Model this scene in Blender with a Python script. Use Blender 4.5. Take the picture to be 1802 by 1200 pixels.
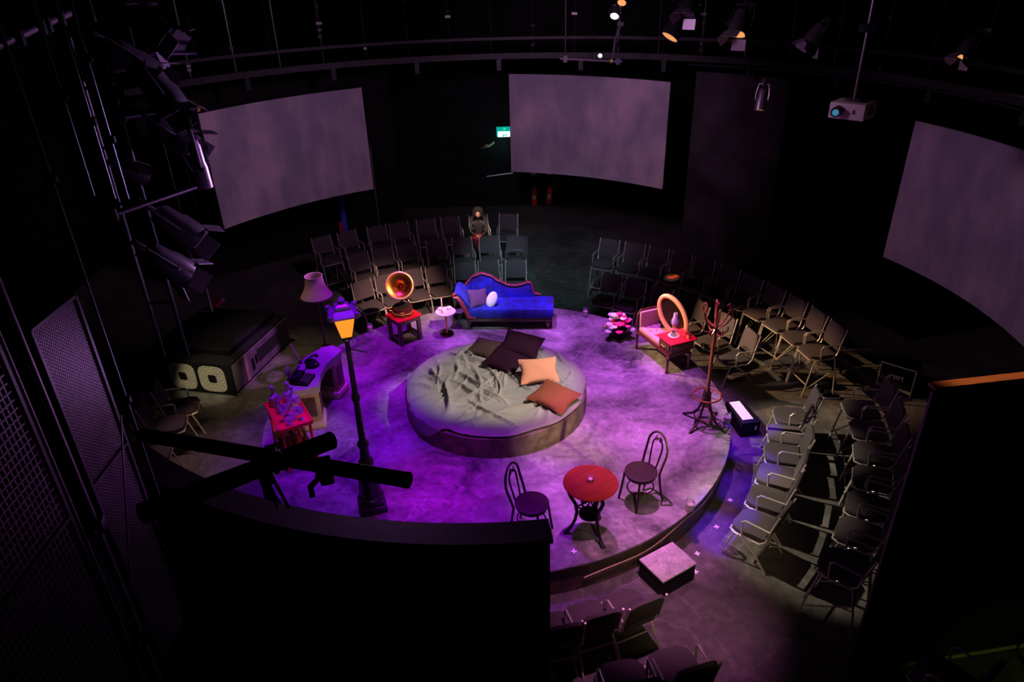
import bpy, bmesh, math, random
from mathutils import Vector, Matrix, noise
random.seed(7)
R=math.radians; PI=math.pi
for o in list(bpy.data.objects): bpy.data.objects.remove(o)
SC=bpy.context.scene; COL=SC.collection
# ------------------------------------------------------------------ camera
F_PX=1247.0; PITCH=R(28.52); ROLL=R(-1.65); CAM=Vector((0.27,-9.33,6.614))
fw=Vector((0,math.cos(PITCH),-math.sin(PITCH))); r0=Vector((1,0,0)); u0=r0.cross(fw)
rt=r0*math.cos(ROLL)+u0*math.sin(ROLL); up=-r0*math.sin(ROLL)+u0*math.cos(ROLL)
cd=bpy.data.cameras.new('camera'); cam=bpy.data.objects.new('camera',cd); COL.objects.link(cam)
cd.sensor_width=36; cd.lens=F_PX/1802*36; cd.clip_start=.05; cd.clip_end=100
mm=Matrix((rt,up,-fw)).transposed().to_4x4(); mm.translation=CAM; cam.matrix_world=mm
SC.camera=cam
SC.view_settings.view_transform='Standard'; SC.view_settings.look='None'
SC.view_settings.exposure=0; SC.view_settings.gamma=1; SC.view_settings.use_curve_mapping=False
def ray(px,py): return fw+rt*((px-901)/F_PX)-up*((py-600)/F_PX)
def G(px,py,z=0.0):
    d=ray(px,py); t=(z-CAM.z)/d.z; return CAM+d*t
def D(px,py,dep): return CAM+ray(px,py)*dep
# ------------------------------------------------------------------ world
w=bpy.data.worlds.new('world'); SC.world=w; w.use_nodes=True
w.node_tree.nodes['Background'].inputs[0].default_value=(.01,.01,.013,1)
w.node_tree.nodes['Background'].inputs[1].default_value=0.1
# ------------------------------------------------------------------ stage lighting
def light(name,kind,loc,power,color,target=None,size=.1,angle=40,blend=.3):
    l=bpy.data.lights.new(name,kind); l.energy=power; l.color=color
    o=bpy.data.objects.new(name,l); COL.objects.link(o); o.location=loc
    if kind=='SPOT': l.spot_size=R(angle); l.spot_blend=blend; l.shadow_soft_size=size
    elif kind=='POINT': l.shadow_soft_size=size
    else: l.shape='DISK'; l.size=size
    if target is not None: o.rotation_euler=(Vector(target)-Vector(loc)).to_track_quat('-Z','Y').to_euler()
    return o
ST=.44
# overhead purple heads round the stage (angle clockwise from the back, radius, colour, watts, cone)
for i,(ang,rad,colr,pw,cone) in enumerate(((2,2.5,(.60,.16,1.0),2300,31),(48,2.55,(.60,.10,.98),2300,31),(92,2.5,(.72,.13,.92),2500,31),(137,2.5,(.88,.20,.85),2300,31),
        (180,2.5,(.42,.0,1.0),1600,30),(-140,2.6,(.27,.0,1.0),1500,34),(-98,2.6,(.30,.0,1.0),1500,33),(-50,2.5,(.48,.01,1.0),1900,31))):
    x_,y_=rad*math.sin(R(ang)),rad*math.cos(R(ang))
    light('purple_head','SPOT',(x_*.86,y_*.86,6.9),pw,colr,(x_,y_,ST),.05,cone,.75)
light('magenta_accent','SPOT',(-.8,-2.0,7.6),700,(1.0,.0,.45),(-.85,-2.0,ST),.06,17,1)
light('pink_floor_front','SPOT',(1.8,-4.6,6.9),1500,(1.0,.27,.74),(1.75,-3.7,0),.06,27,1)
for i,ang in enumerate((101,116,131)):
    light('blue_gutter','SPOT',(4.15*math.sin(R(ang)),4.15*math.cos(R(ang)),6.5),4200,(.13,.0,1.0),(3.86*math.sin(R(ang)),3.86*math.cos(R(ang)),0),.05,8.5,.8)
light('amber_front_chairs','SPOT',(-1.2,.6,5.2),2100,(1.0,.70,.48),(4.05,1.5,.65),.04,10,.5)
light('cool_chair_backs','SPOT',(.5,-1.5,6.2),900,(.55,.85,1.0),(.0,4.7,.75),.05,15,.7)
light('bed_side','SPOT',(3.9,-4.2,2.4),800,(1.0,.72,.40),(.8,-.9,.6),.05,19,.8)
light('violet_case_side','SPOT',(-1.4,2.4,5.0),1100,(.8,.25,1.0),(-4.3,2.0,.2),.05,14,.6)
light('rig_fill','SPOT',(2.6,2.0,4.4),2300,(.80,.36,1.0),D(300,320,6.2),.05,24,.8)  # added violet spot without a fitting, brightens the left lanterns
q_=G(385,800,0)
light('pink_left_floor','SPOT',(q_.x,q_.y,6.4),560,(1.0,.52,.55),(q_.x,q_.y,0),.05,20,1)
light('scarf_fill','SPOT',(1.5,.5,5.4),900,(1.0,.50,.3),(5.35*math.sin(R(41.9)),5.35*math.cos(R(41.9)),.76),.03,3.2,.6)  # narrow unseen spot added so the scarf stands out
light('warm_left_props','SPOT',(1.4,-2.6,2.3),380,(1.0,.62,.30),(-2.85,-.6,.62),.05,17,.8)
light('warm_skirt','SPOT',(1.6,-8.0,5.0),420,(1.0,.70,.42),(2.3,-2.9,.2),.08,26,.9)
light('projector_side','SPOT',(9.0,-2.5,6.0),900,(1.0,.55,.18),(6.6,1.6,4.1),.05,14,.8)
light('face_fill','SPOT',(-.3,2.6,5.6),1600,(1.0,.66,.55),(-.44,6.5,1.2),.05,8,.7)  # extra spot put in to brighten the face and skirt
light('flat_back_glow','SPOT',(5.3,-6.6,1.6),14,(.85,1.0,.25),(5.2,-4.6,.1),.05,44,.8)
light('warm_bed','SPOT',(3.9,-1.0,6.6),2500,(1.0,.83,.76),(.12,.0,.85),.05,21,.55)
light('warm_stage','SPOT',(1.4,-1.6,8.6),170,(1.0,.80,.40),(1.6,.2,ST),.3,44,.8)
for i,ang in enumerate((95,111,127)):
    light('warm_right_bank','SPOT',(-1.6,.4,6.6),2900,(1.0,.82,.62),(4.56*math.sin(R(ang)),4.56*math.cos(R(ang)),.2),.04,13,.7)
light('warm_case','SPOT',(-3.3,-2.6,4.6),1000,(1.0,.85,.55),(-5.0,1.25,.3),.05,11,.6)
light('amber_right_back','SPOT',(-2.4,2.6,5.2),3400,(1.0,.56,.28),(4.4,1.25,.2),.04,20,.6)
light('amber_left_back','SPOT',(1.0,-2.0,6.0),5200,(1.0,.56,.46),(-2.0,3.85,.3),.08,17,1)
light('cyan_back','SPOT',(1.2,1.6,6.8),420,(.45,.85,1.0),(1.3,6.0,.3),.08,36,.9)
light('white_chaise','SPOT',(-1.6,-1.6,7.2),1700,(.75,.86,1.0),(-.30,2.65,.95),.06,8.5,1)
light('warm_left_floor','SPOT',(-4.6,1.2,7.2),620,(1.0,.68,.42),(-4.0,1.9,0),.06,30,1)
light('amber_flat_edge','SPOT',(-.5,-1.5,6.5),2200,(1.0,.42,.18),(4.6,-4.55,3.5),.05,12,.6)
for nm_,tx,ty,pw_ in (('left',-4.4,5.2,420),('middle',1.6,6.6,640),('right',6.5,.4,230)):
    light('screen_fill_'+nm_,'SPOT',(tx*-.12,ty*-.12,6.3),pw_,(1.0,.50,.96),(tx,ty,3.4),.5,62,1)  # unseen spots added to lift the screens, in place of bounced stage light
light('low_fill','POINT',(-1.0,-3.8,3.5),20,(.75,.30,1.0),None,.3)
# ------------------------------------------------------------------ materials
def mat(name,col,rough=.6,metal=0,noise_=None,bump=0,bscale=40,emit=None,es=0,trans=0,coat=0,spec=None,sheen=0):
    m=bpy.data.materials.new(name); m.use_nodes=True; nt=m.node_tree; b=nt.nodes['Principled BSDF']
    b.inputs['Base Color'].default_value=(*col,1); b.inputs['Roughness'].default_value=rough
    b.inputs['Metallic'].default_value=metal
    if trans: b.inputs['Transmission Weight'].default_value=trans
    if coat: b.inputs['Coat Weight'].default_value=coat
    if spec is not None: b.inputs['Specular IOR Level'].default_value=spec
    if sheen: b.inputs['Sheen Weight'].default_value=sheen
    if emit: b.inputs['Emission Color'].default_value=(*emit,1); b.inputs['Emission Strength'].default_value=es
    tc=nt.nodes.new('ShaderNodeTexCoord')
    if noise_ or bump:
        n=nt.nodes.new('ShaderNodeTexNoise'); n.inputs['Scale'].default_value=(noise_[1] if noise_ else bscale); n.inputs['Detail'].default_value=8
        nt.links.new(tc.outputs['Object'],n.inputs['Vector'])
    if noise_:
        cr=nt.nodes.new('ShaderNodeValToRGB'); cr.color_ramp.elements[0].position=.34; cr.color_ramp.elements[1].position=.68
        cr.color_ramp.elements[0].color=(*col,1); cr.color_ramp.elements[1].color=(*noise_[0],1)
        nt.links.new(n.outputs['Fac'],cr.inputs[0]); nt.links.new(cr.outputs[0],b.inputs['Base Color'])
    if bump:
        n2=nt.nodes.new('ShaderNodeTexNoise'); n2.inputs['Scale'].default_value=bscale; n2.inputs['Detail'].default_value=5
        nt.links.new(tc.outputs['Object'],n2.inputs['Vector'])
        bp=nt.nodes.new('ShaderNodeBump'); bp.inputs['Strength'].default_value=bump; bp.inputs['Distance'].default_value=.01
        nt.links.new(n2.outputs['Fac'],bp.inputs['Height']); nt.links.new(bp.outputs[0],b.inputs['Normal'])
    return m
def concrete(name,a,b_,scl,rough=.55,scratch=.0):
    m=bpy.data.materials.new(name); m.use_nodes=True; nt=m.node_tree; b=nt.nodes['Principled BSDF']; L=nt.links
    tc=nt.nodes.new('ShaderNodeTexCoord')
    n=nt.nodes.new('ShaderNodeTexNoise'); n.inputs['Scale'].default_value=scl; n.inputs['Detail'].default_value=12; n.inputs['Roughness'].default_value=.68; n.inputs['Distortion'].default_value=.6
    L.new(tc.outputs['Object'],n.inputs['Vector'])
    cr=nt.nodes.new('ShaderNodeValToRGB'); e=cr.color_ramp.elements; e[0].position=.33; e[1].position=.7; e[0].color=(*a,1); e[1].color=(*b_,1)
    L.new(n.outputs['Fac'],cr.inputs[0])
    n2=nt.nodes.new('ShaderNodeTexNoise'); n2.inputs['Scale'].default_value=scl*9; n2.inputs['Detail'].default_value=8; L.new(tc.outputs['Object'],n2.inputs['Vector'])
    mx=nt.nodes.new('ShaderNodeMix'); mx.data_type='RGBA'; mx.blend_type='MULTIPLY'; mx.inputs[0].default_value=.55
    cr2=nt.nodes.new('ShaderNodeValToRGB'); cr2.color_ramp.elements[0].position=.3; cr2.color_ramp.elements[1].position=.65; cr2.color_ramp.elements[0].color=(.35,.35,.35,1)
    L.new(n2.outputs['Fac'],cr2.inputs[0]); L.new(cr.outputs[0],mx.inputs[6]); L.new(cr2.outputs[0],mx.inputs[7])
    out=mx.outputs[2]
    if scratch:
        # pale worn lines and a few paint splashes
        n3=nt.nodes.new('ShaderNodeTexNoise'); n3.inputs['Scale'].default_value=scl*.8; n3.inputs['Detail'].default_value=4; n3.inputs['Distortion'].default_value=1.2; L.new(tc.outputs['Object'],n3.inputs['Vector'])
        ab=nt.nodes.new('ShaderNodeMath'); ab.operation='SUBTRACT'; ab.inputs[1].default_value=.5; L.new(n3.outputs['Fac'],ab.inputs[0])
        aa=nt.nodes.new('ShaderNodeMath'); aa.operation='ABSOLUTE'; L.new(ab.outputs[0],aa.inputs[0])
        cr3=nt.nodes.new('ShaderNodeValToRGB'); cr3.color_ramp.elements[0].position=.0; cr3.color_ramp.elements[1].position=.012; cr3.color_ramp.elements[0].color=(1,1,1,1); cr3.color_ramp.elements[1].color=(0,0,0,1)
        L.new(aa.outputs[0],cr3.inputs[0])
        ml=nt.nodes.new('ShaderNodeMath'); ml.operation='MULTIPLY'; L.new(cr3.outputs[0],ml.inputs[0]); L.new(n2.outputs['Fac'],ml.inputs[1])
        m2=nt.nodes.new('ShaderNodeMath'); m2.operation='MULTIPLY'; m2.inputs[1].default_value=scratch; L.new(ml.outputs[0],m2.inputs[0])
        mx2=nt.nodes.new('ShaderNodeMix'); mx2.data_type='RGBA'; L.new(m2.outputs[0],mx2.inputs[0]); L.new(out,mx2.inputs[6]); mx2.inputs[7].default_value=(.6,.58,.56,1); out=mx2.outputs[2]
    L.new(out,b.inputs['Base Color']); b.inputs['Roughness'].default_value=rough; b.inputs['Specular IOR Level'].default_value=.3
    bp=nt.nodes.new('ShaderNodeBump'); bp.inputs['Strength'].default_value=.25; bp.inputs['Distance'].default_value=.02; L.new(n2.outputs['Fac'],bp.inputs['Height']); L.new(bp.outputs[0],b.inputs['Normal'])
    return m
def wood(name,a,b_,scale=6,rough=.4,coat=.2,axis='X'):
    m=bpy.data.materials.new(name); m.use_nodes=True; nt=m.node_tree; b=nt.nodes['Principled BSDF']; L=nt.links
    tc=nt.nodes.new('ShaderNodeTexCoord'); mp=nt.nodes.new('ShaderNodeMapping'); L.new(tc.outputs['Object'],mp.inputs[0])
    mp.inputs['Scale'].default_value=(1,8,8) if axis=='X' else (8,8,1)
    n=nt.nodes.new('ShaderNodeTexNoise'); n.inputs['Scale'].default_value=scale; n.inputs['Detail'].default_value=9; L.new(mp.outputs[0],n.inputs['Vector'])
    cr=nt.nodes.new('ShaderNodeValToRGB'); e=cr.color_ramp.elements; e[0].position=.3; e[1].position=.7; e[0].color=(*a,1); e[1].color=(*b_,1)
    L.new(n.outputs['Fac'],cr.inputs[0]); L.new(cr.outputs[0],b.inputs['Base Color'])
    b.inputs['Roughness'].default_value=rough; b.inputs['Coat Weight'].default_value=coat
    return m
def screenmat():
    m=bpy.data.materials.new('projection_screen'); m.use_nodes=True; nt=m.node_tree; b=nt.nodes['Principled BSDF']; L=nt.links
    tc=nt.nodes.new('ShaderNodeTexCoord'); mp=nt.nodes.new('ShaderNodeMapping'); mp.inputs['Scale'].default_value=(1,1,.35); L.new(tc.outputs['Object'],mp.inputs[0])
    n=nt.nodes.new('ShaderNodeTexNoise'); n.inputs['Scale'].default_value=2.4; n.inputs['Detail'].default_value=9; n.inputs['Roughness'].default_value=.6; L.new(mp.outputs[0],n.inputs['Vector'])
    n2=nt.nodes.new('ShaderNodeTexNoise'); n2.inputs['Scale'].default_value=.9; n2.inputs['Detail'].default_value=3; L.new(tc.outputs['Object'],n2.inputs['Vector'])
    mu=nt.nodes.new('ShaderNodeMath'); mu.operation='ADD'; L.new(n.outputs['Fac'],mu.inputs[0]); L.new(n2.outputs['Fac'],mu.inputs[1])
    cr=nt.nodes.new('ShaderNodeValToRGB'); e=cr.color_ramp.elements; e[0].position=.42; e[1].position=.62; e[0].color=(.27,.27,.31,1); e[1].color=(.50,.43,.46,1)
    dv=nt.nodes.new('ShaderNodeMath'); dv.operation='MULTIPLY'; dv.inputs[1].default_value=.5; L.new(mu.outputs[0],dv.inputs[0])
    L.new(dv.outputs[0],cr.inputs[0]); L.new(cr.outputs[0],b.inputs['Base Color']); b.inputs['Roughness'].default_value=.9; b.inputs['Specular IOR Level'].default_value=.1
    return m
def meshmat(name,sx,sy,fill,round_=True):
    # perforated sheet: see-through holes in dark metal, pattern in object space (y along, z up)
    m=bpy.data.materials.new(name); m.use_nodes=True; nt=m.node_tree; b=nt.nodes['Principled BSDF']; L=nt.links
    b.inputs['Base Color'].default_value=(.14,.13,.145,1); b.inputs['Metallic'].default_value=.5; b.inputs['Roughness'].default_value=.4
    tc=nt.nodes.new('ShaderNodeTexCoord'); sp=nt.nodes.new('ShaderNodeSeparateXYZ'); L.new(tc.outputs['Object'],sp.inputs[0])
    def mth(op,a,bv=None):
        q=nt.nodes.new('ShaderNodeMath'); q.operation=op
        if hasattr(a,'links'): L.new(a,q.inputs[0])
        else: q.inputs[0].default_value=a
        if bv is not None:
            if hasattr(bv,'links'): L.new(bv,q.inputs[1])
            else: q.inputs[1].default_value=bv
        return q.outputs[0]
    a=mth('ABSOLUTE',mth('SINE',mth('MULTIPLY',mth('ADD',sp.outputs[1],mth('MULTIPLY',sp.outputs[2],1.0 if round_ else 0.0)),PI/sx)))
    c=mth('ABSOLUTE',mth('SINE',mth('MULTIPLY',mth('SUBTRACT',sp.outputs[2],mth('MULTIPLY',sp.outputs[1],1.0 if round_ else 0.0)),PI/sy)))
    solid=mth('MAXIMUM',mth('LESS_THAN',a,fill),mth('LESS_THAN',c,fill))
    tr=nt.nodes.new('ShaderNodeBsdfTransparent'); mx=nt.nodes.new('ShaderNodeMixShader')
    L.new(solid,mx.inputs[0]); L.new(tr.outputs[0],mx.inputs[1]); L.new(b.outputs[0],mx.inputs[2])
    L.new(mx.outputs[0],nt.nodes['Material Output'].inputs[0])
    return m
MT={}
MT['black']=mat('black_paint',(.008,.008,.009),.7,bump=.2,spec=.15)
MT['black_wall']=mat('black_wall_paint',(.010,.011,.011),.85,noise_=((.017,.018,.017),2.0),spec=.08)
MT['grey_wall']=mat('worn_grey_wall',(.030,.028,.030),.8,noise_=((.085,.072,.078),1.3),spec=.1)
MT['drape']=mat('black_drape',(.006,.006,.006),.95,spec=.05)
MT['floor']=concrete('dark_floor_boards',(.055,.055,.05),(.15,.145,.13),.9,.5,.15)
MT['stage']=concrete('stage_concrete',(.035,.035,.04),(.46,.44,.45),1.25,.5,.5)
MT['skirt']=mat('stage_skirt_wood',(.035,.028,.02),.6,noise_=((.10,.08,.055),7),bump=.4)
MT['bedside']=mat('bed_side_board',(.07,.052,.03),.65,noise_=((.19,.15,.10),6),bump=.5)
MT['cloth']=mat('grey_bedspread_cloth',(.20,.20,.20),.9,noise_=((.27,.265,.25),2.5),bump=.3,bscale=160)
MT['fabric']=mat('charcoal_chair_fabric',(.085,.072,.078),.95,bump=.4,bscale=300,spec=.1)
MT['tube']=mat('silver_tube',(.62,.58,.52),.42,.45)
MT['dtube']=mat('dark_tube',(.03,.03,.03),.4,.5)
MT['pipe']=mat('scaffold_pipe',(.045,.055,.055),.35,.7)
MT['ppipe']=mat('pale_pipe',(.22,.21,.23),.35,.7)
MT['matteblack']=mat('matte_black_pipe',(.006,.006,.007),.6,spec=.2)
MT['lantern']=mat('lantern_housing',(.07,.065,.08),.38,.4)
MT['lanternpale']=mat('worn_lantern_metal',(.32,.28,.34),.35,.6)
MT['screen']=screenmat()
MT['bent']=wood('dark_bentwood',(.014,.005,.006),(.035,.012,.012),5,.55,.0)
MT['tabletop']=wood('red_tabletop',(.17,.014,.003),(.32,.032,.006),3,.4,.1)
MT['iron']=mat('cast_iron',(.02,.018,.02),.45,.6)
MT['mahog']=wood('mahogany',(.060,.010,.010),(.15,.026,.020),8,.35,.3)
MT['redwood']=wood('polished_red_wood',(.20,.02,.018),(.40,.06,.05),8,.3,.4)
MT['coat']=wood('coat_stand_wood',(.13,.022,.008),(.26,.06,.018),8,.4,.2,'Z')
MT['velvet']=mat('blue_velvet',(.004,.022,.55),.8,noise_=((.003,.008,.16),7),bump=.7,bscale=25,sheen=.15)
MT['darkwood']=wood('dark_frame_wood',(.05,.03,.018),(.12,.08,.05),6,.4,.2)
MT['brass']=mat('brass',(.95,.50,.18),.35,.6)
MT['brassd']=mat('shaded_brass',(.45,.18,.035),.28,1)  # brass darkened to paint the shade inside the horn
MT['redpaint']=mat('red_painted_top',(.85,.008,.03),.5,noise_=((.70,.01,.03),6))
MT['pinkfab']=mat('pink_tufted_fabric',(.62,.32,.40),.8,noise_=((.50,.22,.34),14),bump=.5,bscale=30)
MT['peach']=mat('peach_cushion',(.66,.28,.18),.9,bump=.3,bscale=120)
MT['rust']=mat('rust_cushion',(.21,.045,.025),.9,bump=.3,bscale=120)
MT['plum']=mat('plum_velvet',(.020,.004,.016),.9,bump=.3,bscale=120,spec=.1)
MT['brownc']=mat('brown_cushion',(.045,.018,.016),.9,bump=.3,bscale=120)
MT['violetc']=mat('violet_cushion',(.14,.06,.15),.9,bump=.3,bscale=120)
MT['white']=mat('white_enamel',(.85,.85,.85),.4)
MT['whitec']=mat('white_cloth',(.9,.9,.88),.9)
MT['lampshade']=mat('mauve_shade',(.42,.25,.30),.85,bump=.3,bscale=50)
MT['lampmetal']=mat('lamp_post_paint',(.05,.05,.06),.4,.3)
MT['lantroof']=mat('violet_lit_roof',(.20,.18,.24),.4,.2)  # paler and more violet than the post, imitating purple light on the roof
MT['amber']=mat('lit_amber_glass',(.9,.4,.05),.5,emit=(1.0,.33,.015),es=.95)
MT['glass']=mat('clear_glass',(.95,.92,.97),.05,trans=.9)
MT['purpleglass']=mat('cut_glass',(.85,.70,1.0),.10,trans=.5)
MT['wax']=mat('candle_wax',(.85,.72,.62),.5)
MT['tan']=mat('tan_panel',(.42,.33,.20),.55,noise_=((.30,.22,.14),7))
MT['cream']=mat('cream_plinth',(.60,.50,.40),.55,noise_=((.45,.36,.28),8))
MT['deskt']=mat('desk_top_paint',(.42,.38,.46),.45,noise_=((.34,.30,.38),6))
MT['skin']=mat('skin',(.72,.38,.28),.6)
MT['hair']=mat('dark_hair',(.02,.015,.012),.9,bump=.8,bscale=60)
MT['red']=mat('red_cloth',(.45,.01,.03),.8)
MT['redplastic']=mat('red_plastic',(.42,.012,.012),.45)
MT['orange']=mat('orange_cloth',(.85,.14,.06),.7)
MT['green']=mat('leaf_green',(.08,.20,.04),.6)
MT['magenta']=mat('magenta_petals',(.75,.02,.25),.7)
MT['petal']=mat('white_petals',(.85,.80,.80),.7)
MT['bluep']=mat('blue_panel',(.05,.10,.75),.5)
MT['brick']=None
MT['mirror']=mat('old_mirror_glass',(.12,.05,.05),.15,.9)
MT['projw']=mat('projector_casing',(.62,.56,.52),.45)
MT['dark']=mat('dark_grille',(.02,.02,.02),.5)
MT['bluel']=mat('projector_lens_glass',(.03,.12,.2),.1,emit=(.1,.5,.8),es=.35)
MT['exitw']=mat('lit_exit_panel',(.9,1,.95),.5,emit=(.75,1,.93),es=1.6)
MT['exitg']=mat('exit_green',(.0,.4,.3),.5,emit=(.0,.45,.38),es=.7)
MT['ledg']=mat('green_led',(.0,.5,.1),.5,emit=(.0,1,.15),es=3)
MT['lampw']=mat('burning_lens',(1,1,.9),.4,emit=(1,1,.78),es=26)
MT['lampw2']=mat('warm_lit_lens',(1,.9,.8),.4,emit=(.95,.95,.9),es=2.0)
MT['lampr']=mat('amber_lit_rim',(.9,.4,.1),.4,emit=(1,.45,.14),es=.8)
MT['yellow']=mat('yellow_tape',(.75,.65,.02),.5)
MT['bluet']=mat('blue_tape',(.05,.2,.6),.5)
MT['woodcap']=wood('bare_timber_edge',(.30,.13,.06),(.46,.22,.11),5,.7,0)
MT['timber']=wood('yellow_timber_rail',(.30,.28,.10),(.40,.36,.14),5,.7,0)
MT['tape']=mat('white_tape',(.9,.88,.9),.6,emit=(.8,.6,.9),es=.0)
MT['case']=mat('black_case_vinyl',(.006,.006,.009),.6,bump=.3,spec=.15)
MT['alu']=mat('aluminium_edge',(.55,.52,.52),.35,.8)
MT['mesh_fine']=meshmat('fine_wire_mesh',.026,.026,.42)
MT['mesh_bars']=meshmat('barred_wire_mesh',.036,.05,.30,False)
MT['plinth']=mat('case_side_panel',(.16,.12,.15),.6,noise_=((.10,.08,.10),4))
MT['bottle']=mat('brown_bottle_glass',(.30,.10,.02),.12,trans=.4)
MT['orangeglow']=mat('orange_glass',(.9,.25,.03),.2,trans=.3)
def brickmat():
    m=bpy.data.materials.new('pale_brick_pattern'); m.use_nodes=True; nt=m.node_tree; b=nt.nodes['Principled BSDF']
    tc=nt.nodes.new('ShaderNodeTexCoord'); mp=nt.nodes.new('ShaderNodeMapping'); mp.inputs['Rotation'].default_value=(R(90),0,0)
    bt=nt.nodes.new('ShaderNodeTexBrick'); nt.links.new(tc.outputs['Object'],mp.inputs[0]); nt.links.new(mp.outputs[0],bt.inputs[0])
    bt.inputs['Scale'].default_value=6; bt.inputs['Color1'].default_value=(.55,.52,.40,1); bt.inputs['Color2'].default_value=(.42,.40,.33,1); bt.inputs['Mortar'].default_value=(.05,.05,.04,1)
    nt.links.new(bt.outputs[0],b.inputs['Base Color']); b.inputs['Roughness'].default_value=.7
    return m
MT['brick']=brickmat()
# ------------------------------------------------------------------ mesh builder
class MB:
    def __init__(s): s.b=bmesh.new()
    def box(s,c,d,rz=0,rx=0,ry=0,bev=0):
        r=bmesh.ops.create_cube(s.b,size=1)
        M=Matrix.Translation(Vector(c))@Matrix.Rotation(rz,4,'Z')@Matrix.Rotation(ry,4,'Y')@Matrix.Rotation(rx,4,'X')@Matrix.Diagonal((*d,1))
        bmesh.ops.transform(s.b,matrix=M,verts=r['verts'])
        if bev:
            es=list({e for v in r['verts'] for e in v.link_edges})
            bmesh.ops.bevel(s.b,geom=es,offset=bev,segments=2,affect='EDGES',profile=.6)
        return s
    def cyl(s,p0,p1,r,r2=None,n=10):
        p0=Vector(p0);p1=Vector(p1);r2=r if r2 is None else r2
        L=(p1-p0).length
        if L<1e-6: return s
        q=bmesh.ops.create_cone(s.b,cap_ends=True,segments=n,radius1=r,radius2=r2,depth=L)
        M=Matrix.Translation((p0+p1)/2)@(p1-p0).to_track_quat('Z','Y').to_matrix().to_4x4()
        bmesh.ops.transform(s.b,matrix=M,verts=q['verts']); return s
    def tube(s,pts,r,n=8,closed=False):
        pts=[Vector(p) for p in pts]; N=len(pts); rings=[]
        rs=r if isinstance(r,(list,tuple)) else [r]*N
        prev=None
        for i,p in enumerate(pts):
            a=pts[(i-1)%N] if (i>0 or closed) else p; c=pts[(i+1)%N] if (i<N-1 or closed) else p
            t=(c-a).normalized()
            if prev is None:
                x=t.orthogonal().normalized()
            else:
                x=(prev-t*prev.dot(t))
                x=x.normalized() if x.length>1e-5 else t.orthogonal().normalized()
            prev=x; y=t.cross(x)
            rings.append([s.b.verts.new(p+(x*math.cos(2*PI*k/n)+y*math.sin(2*PI*k/n))*rs[i]) for k in range(n)])
        for i in range(N if closed else N-1):
            A=rings[i];B=rings[(i+1)%N]
            sh=0
            if closed and i==N-1:
                sh=min(range(n),key=lambda q:(A[0].co-B[q].co).length)
            for k in range(n):
                try: s.b.faces.new((A[k],A[(k+1)%n],B[(k+1+sh)%n],B[(k+sh)%n]))
                except ValueError: pass
        if not closed:
            s.b.faces.new(list(reversed(rings[0]))); s.b.faces.new(rings[-1])
        return s
    def lathe(s,prof,n=24,c=(0,0,0),a0=0,a1=2*PI):
        c=Vector(c); full=abs(a1-a0-2*PI)<1e-6; m=n if full else n+1; cols=[]
        for k in range(m):
            a=a0+(a1-a0)*k/n
            cols.append([s.b.verts.new(c+Vector((r*math.cos(a),r*math.sin(a),z))) for r,z in prof])
        for k in range(n):
            A=cols[k];B=cols[(k+1)%m]
            for i in range(len(prof)-1):
                vs=[A[i],B[i],B[i+1],A[i+1]]
                try: s.b.faces.new(vs)
                except ValueError: pass
        bmesh.ops.remove_doubles(s.b,verts=s.b.verts,dist=1e-5)
        return s
    def ball(s,c,r,seg=14,rz=0,rx=0):
        q=bmesh.ops.create_uvsphere(s.b,u_segments=seg,v_segments=max(6,seg//2+1),radius=1)
        d=r if isinstance(r,(list,tuple)) else (r,r,r)
        bmesh.ops.transform(s.b,matrix=Matrix.Translation(Vector(c))@Matrix.Rotation(rz,4,'Z')@Matrix.Rotation(rx,4,'X')@Matrix.Diagonal((*d,1)),verts=q['verts']); return s
    def prism(s,poly,z0,z1,M=None):
        A=[Vector((x,y,z0)) for x,y in poly];B=[Vector((x,y,z1)) for x,y in poly]
        if M: A=[M@v for v in A];B=[M@v for v in B]
        A=[s.b.verts.new(v) for v in A];B=[s.b.verts.new(v) for v in B];n=len(poly)
        s.b.faces.new(list(reversed(A)));s.b.faces.new(B)
        for i in range(n): s.b.faces.new((A[i],A[(i+1)%n],B[(i+1)%n],B[i]))
        return s
    def arc(s,R0,R1,z0,z1,a0,a1,n=40,c=(0,0)):
        # curved slab; angle measured from +y clockwise, degrees
        V=[]
        for k in range(n+1):
            a=R(a0+(a1-a0)*k/n); x,y=math.sin(a),math.cos(a)
            V.append([s.b.verts.new((c[0]+x*q,c[1]+y*q,z)) for q,z in ((R0,z0),(R1,z0),(R1,z1),(R0,z1))])
        for k in range(n):
            for i in range(4): s.b.faces.new((V[k][i],V[k][(i+1)%4],V[k+1][(i+1)%4],V[k+1][i]))
        s.b.faces.new(list(reversed(V[0])));s.b.faces.new(V[-1]); return s
    def pillow(s,w,d,h,n=14,puff=.5):
        # cushion lying in xy with pinched corners
        vs={}
        for side in (1,-1):
            for i in range(n+1):
                for j in range(n+1):
                    u=i/n*2-1;v=j/n*2-1
                    edge=i in(0,n) or j in(0,n)
                    if side==-1 and edge: vs[(side,i,j)]=vs[(1,i,j)]; continue
                    k=((1-u**2)*(1-v**2))**puff
                    pin=1-.10*(1-abs(u))*abs(v)**3 ; pin2=1-.10*(1-abs(v))*abs(u)**3
                    wr=.04*math.sin(u*7+v*5)*(k)
                    vs[(side,i,j)]=s.b.verts.new((u*w/2*pin2,v*d/2*pin,side*h/2*k*(1+wr)))
        for side in (1,-1):
            for i in range(n):
                for j in range(n):
                    q=[vs[(side,i,j)],vs[(side,i+1,j)],vs[(side,i+1,j+1)],vs[(side,i,j+1)]]
                    if side==-1:q.reverse()
                    try:s.b.faces.new(q)
                    except ValueError:pass
        return s
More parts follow.
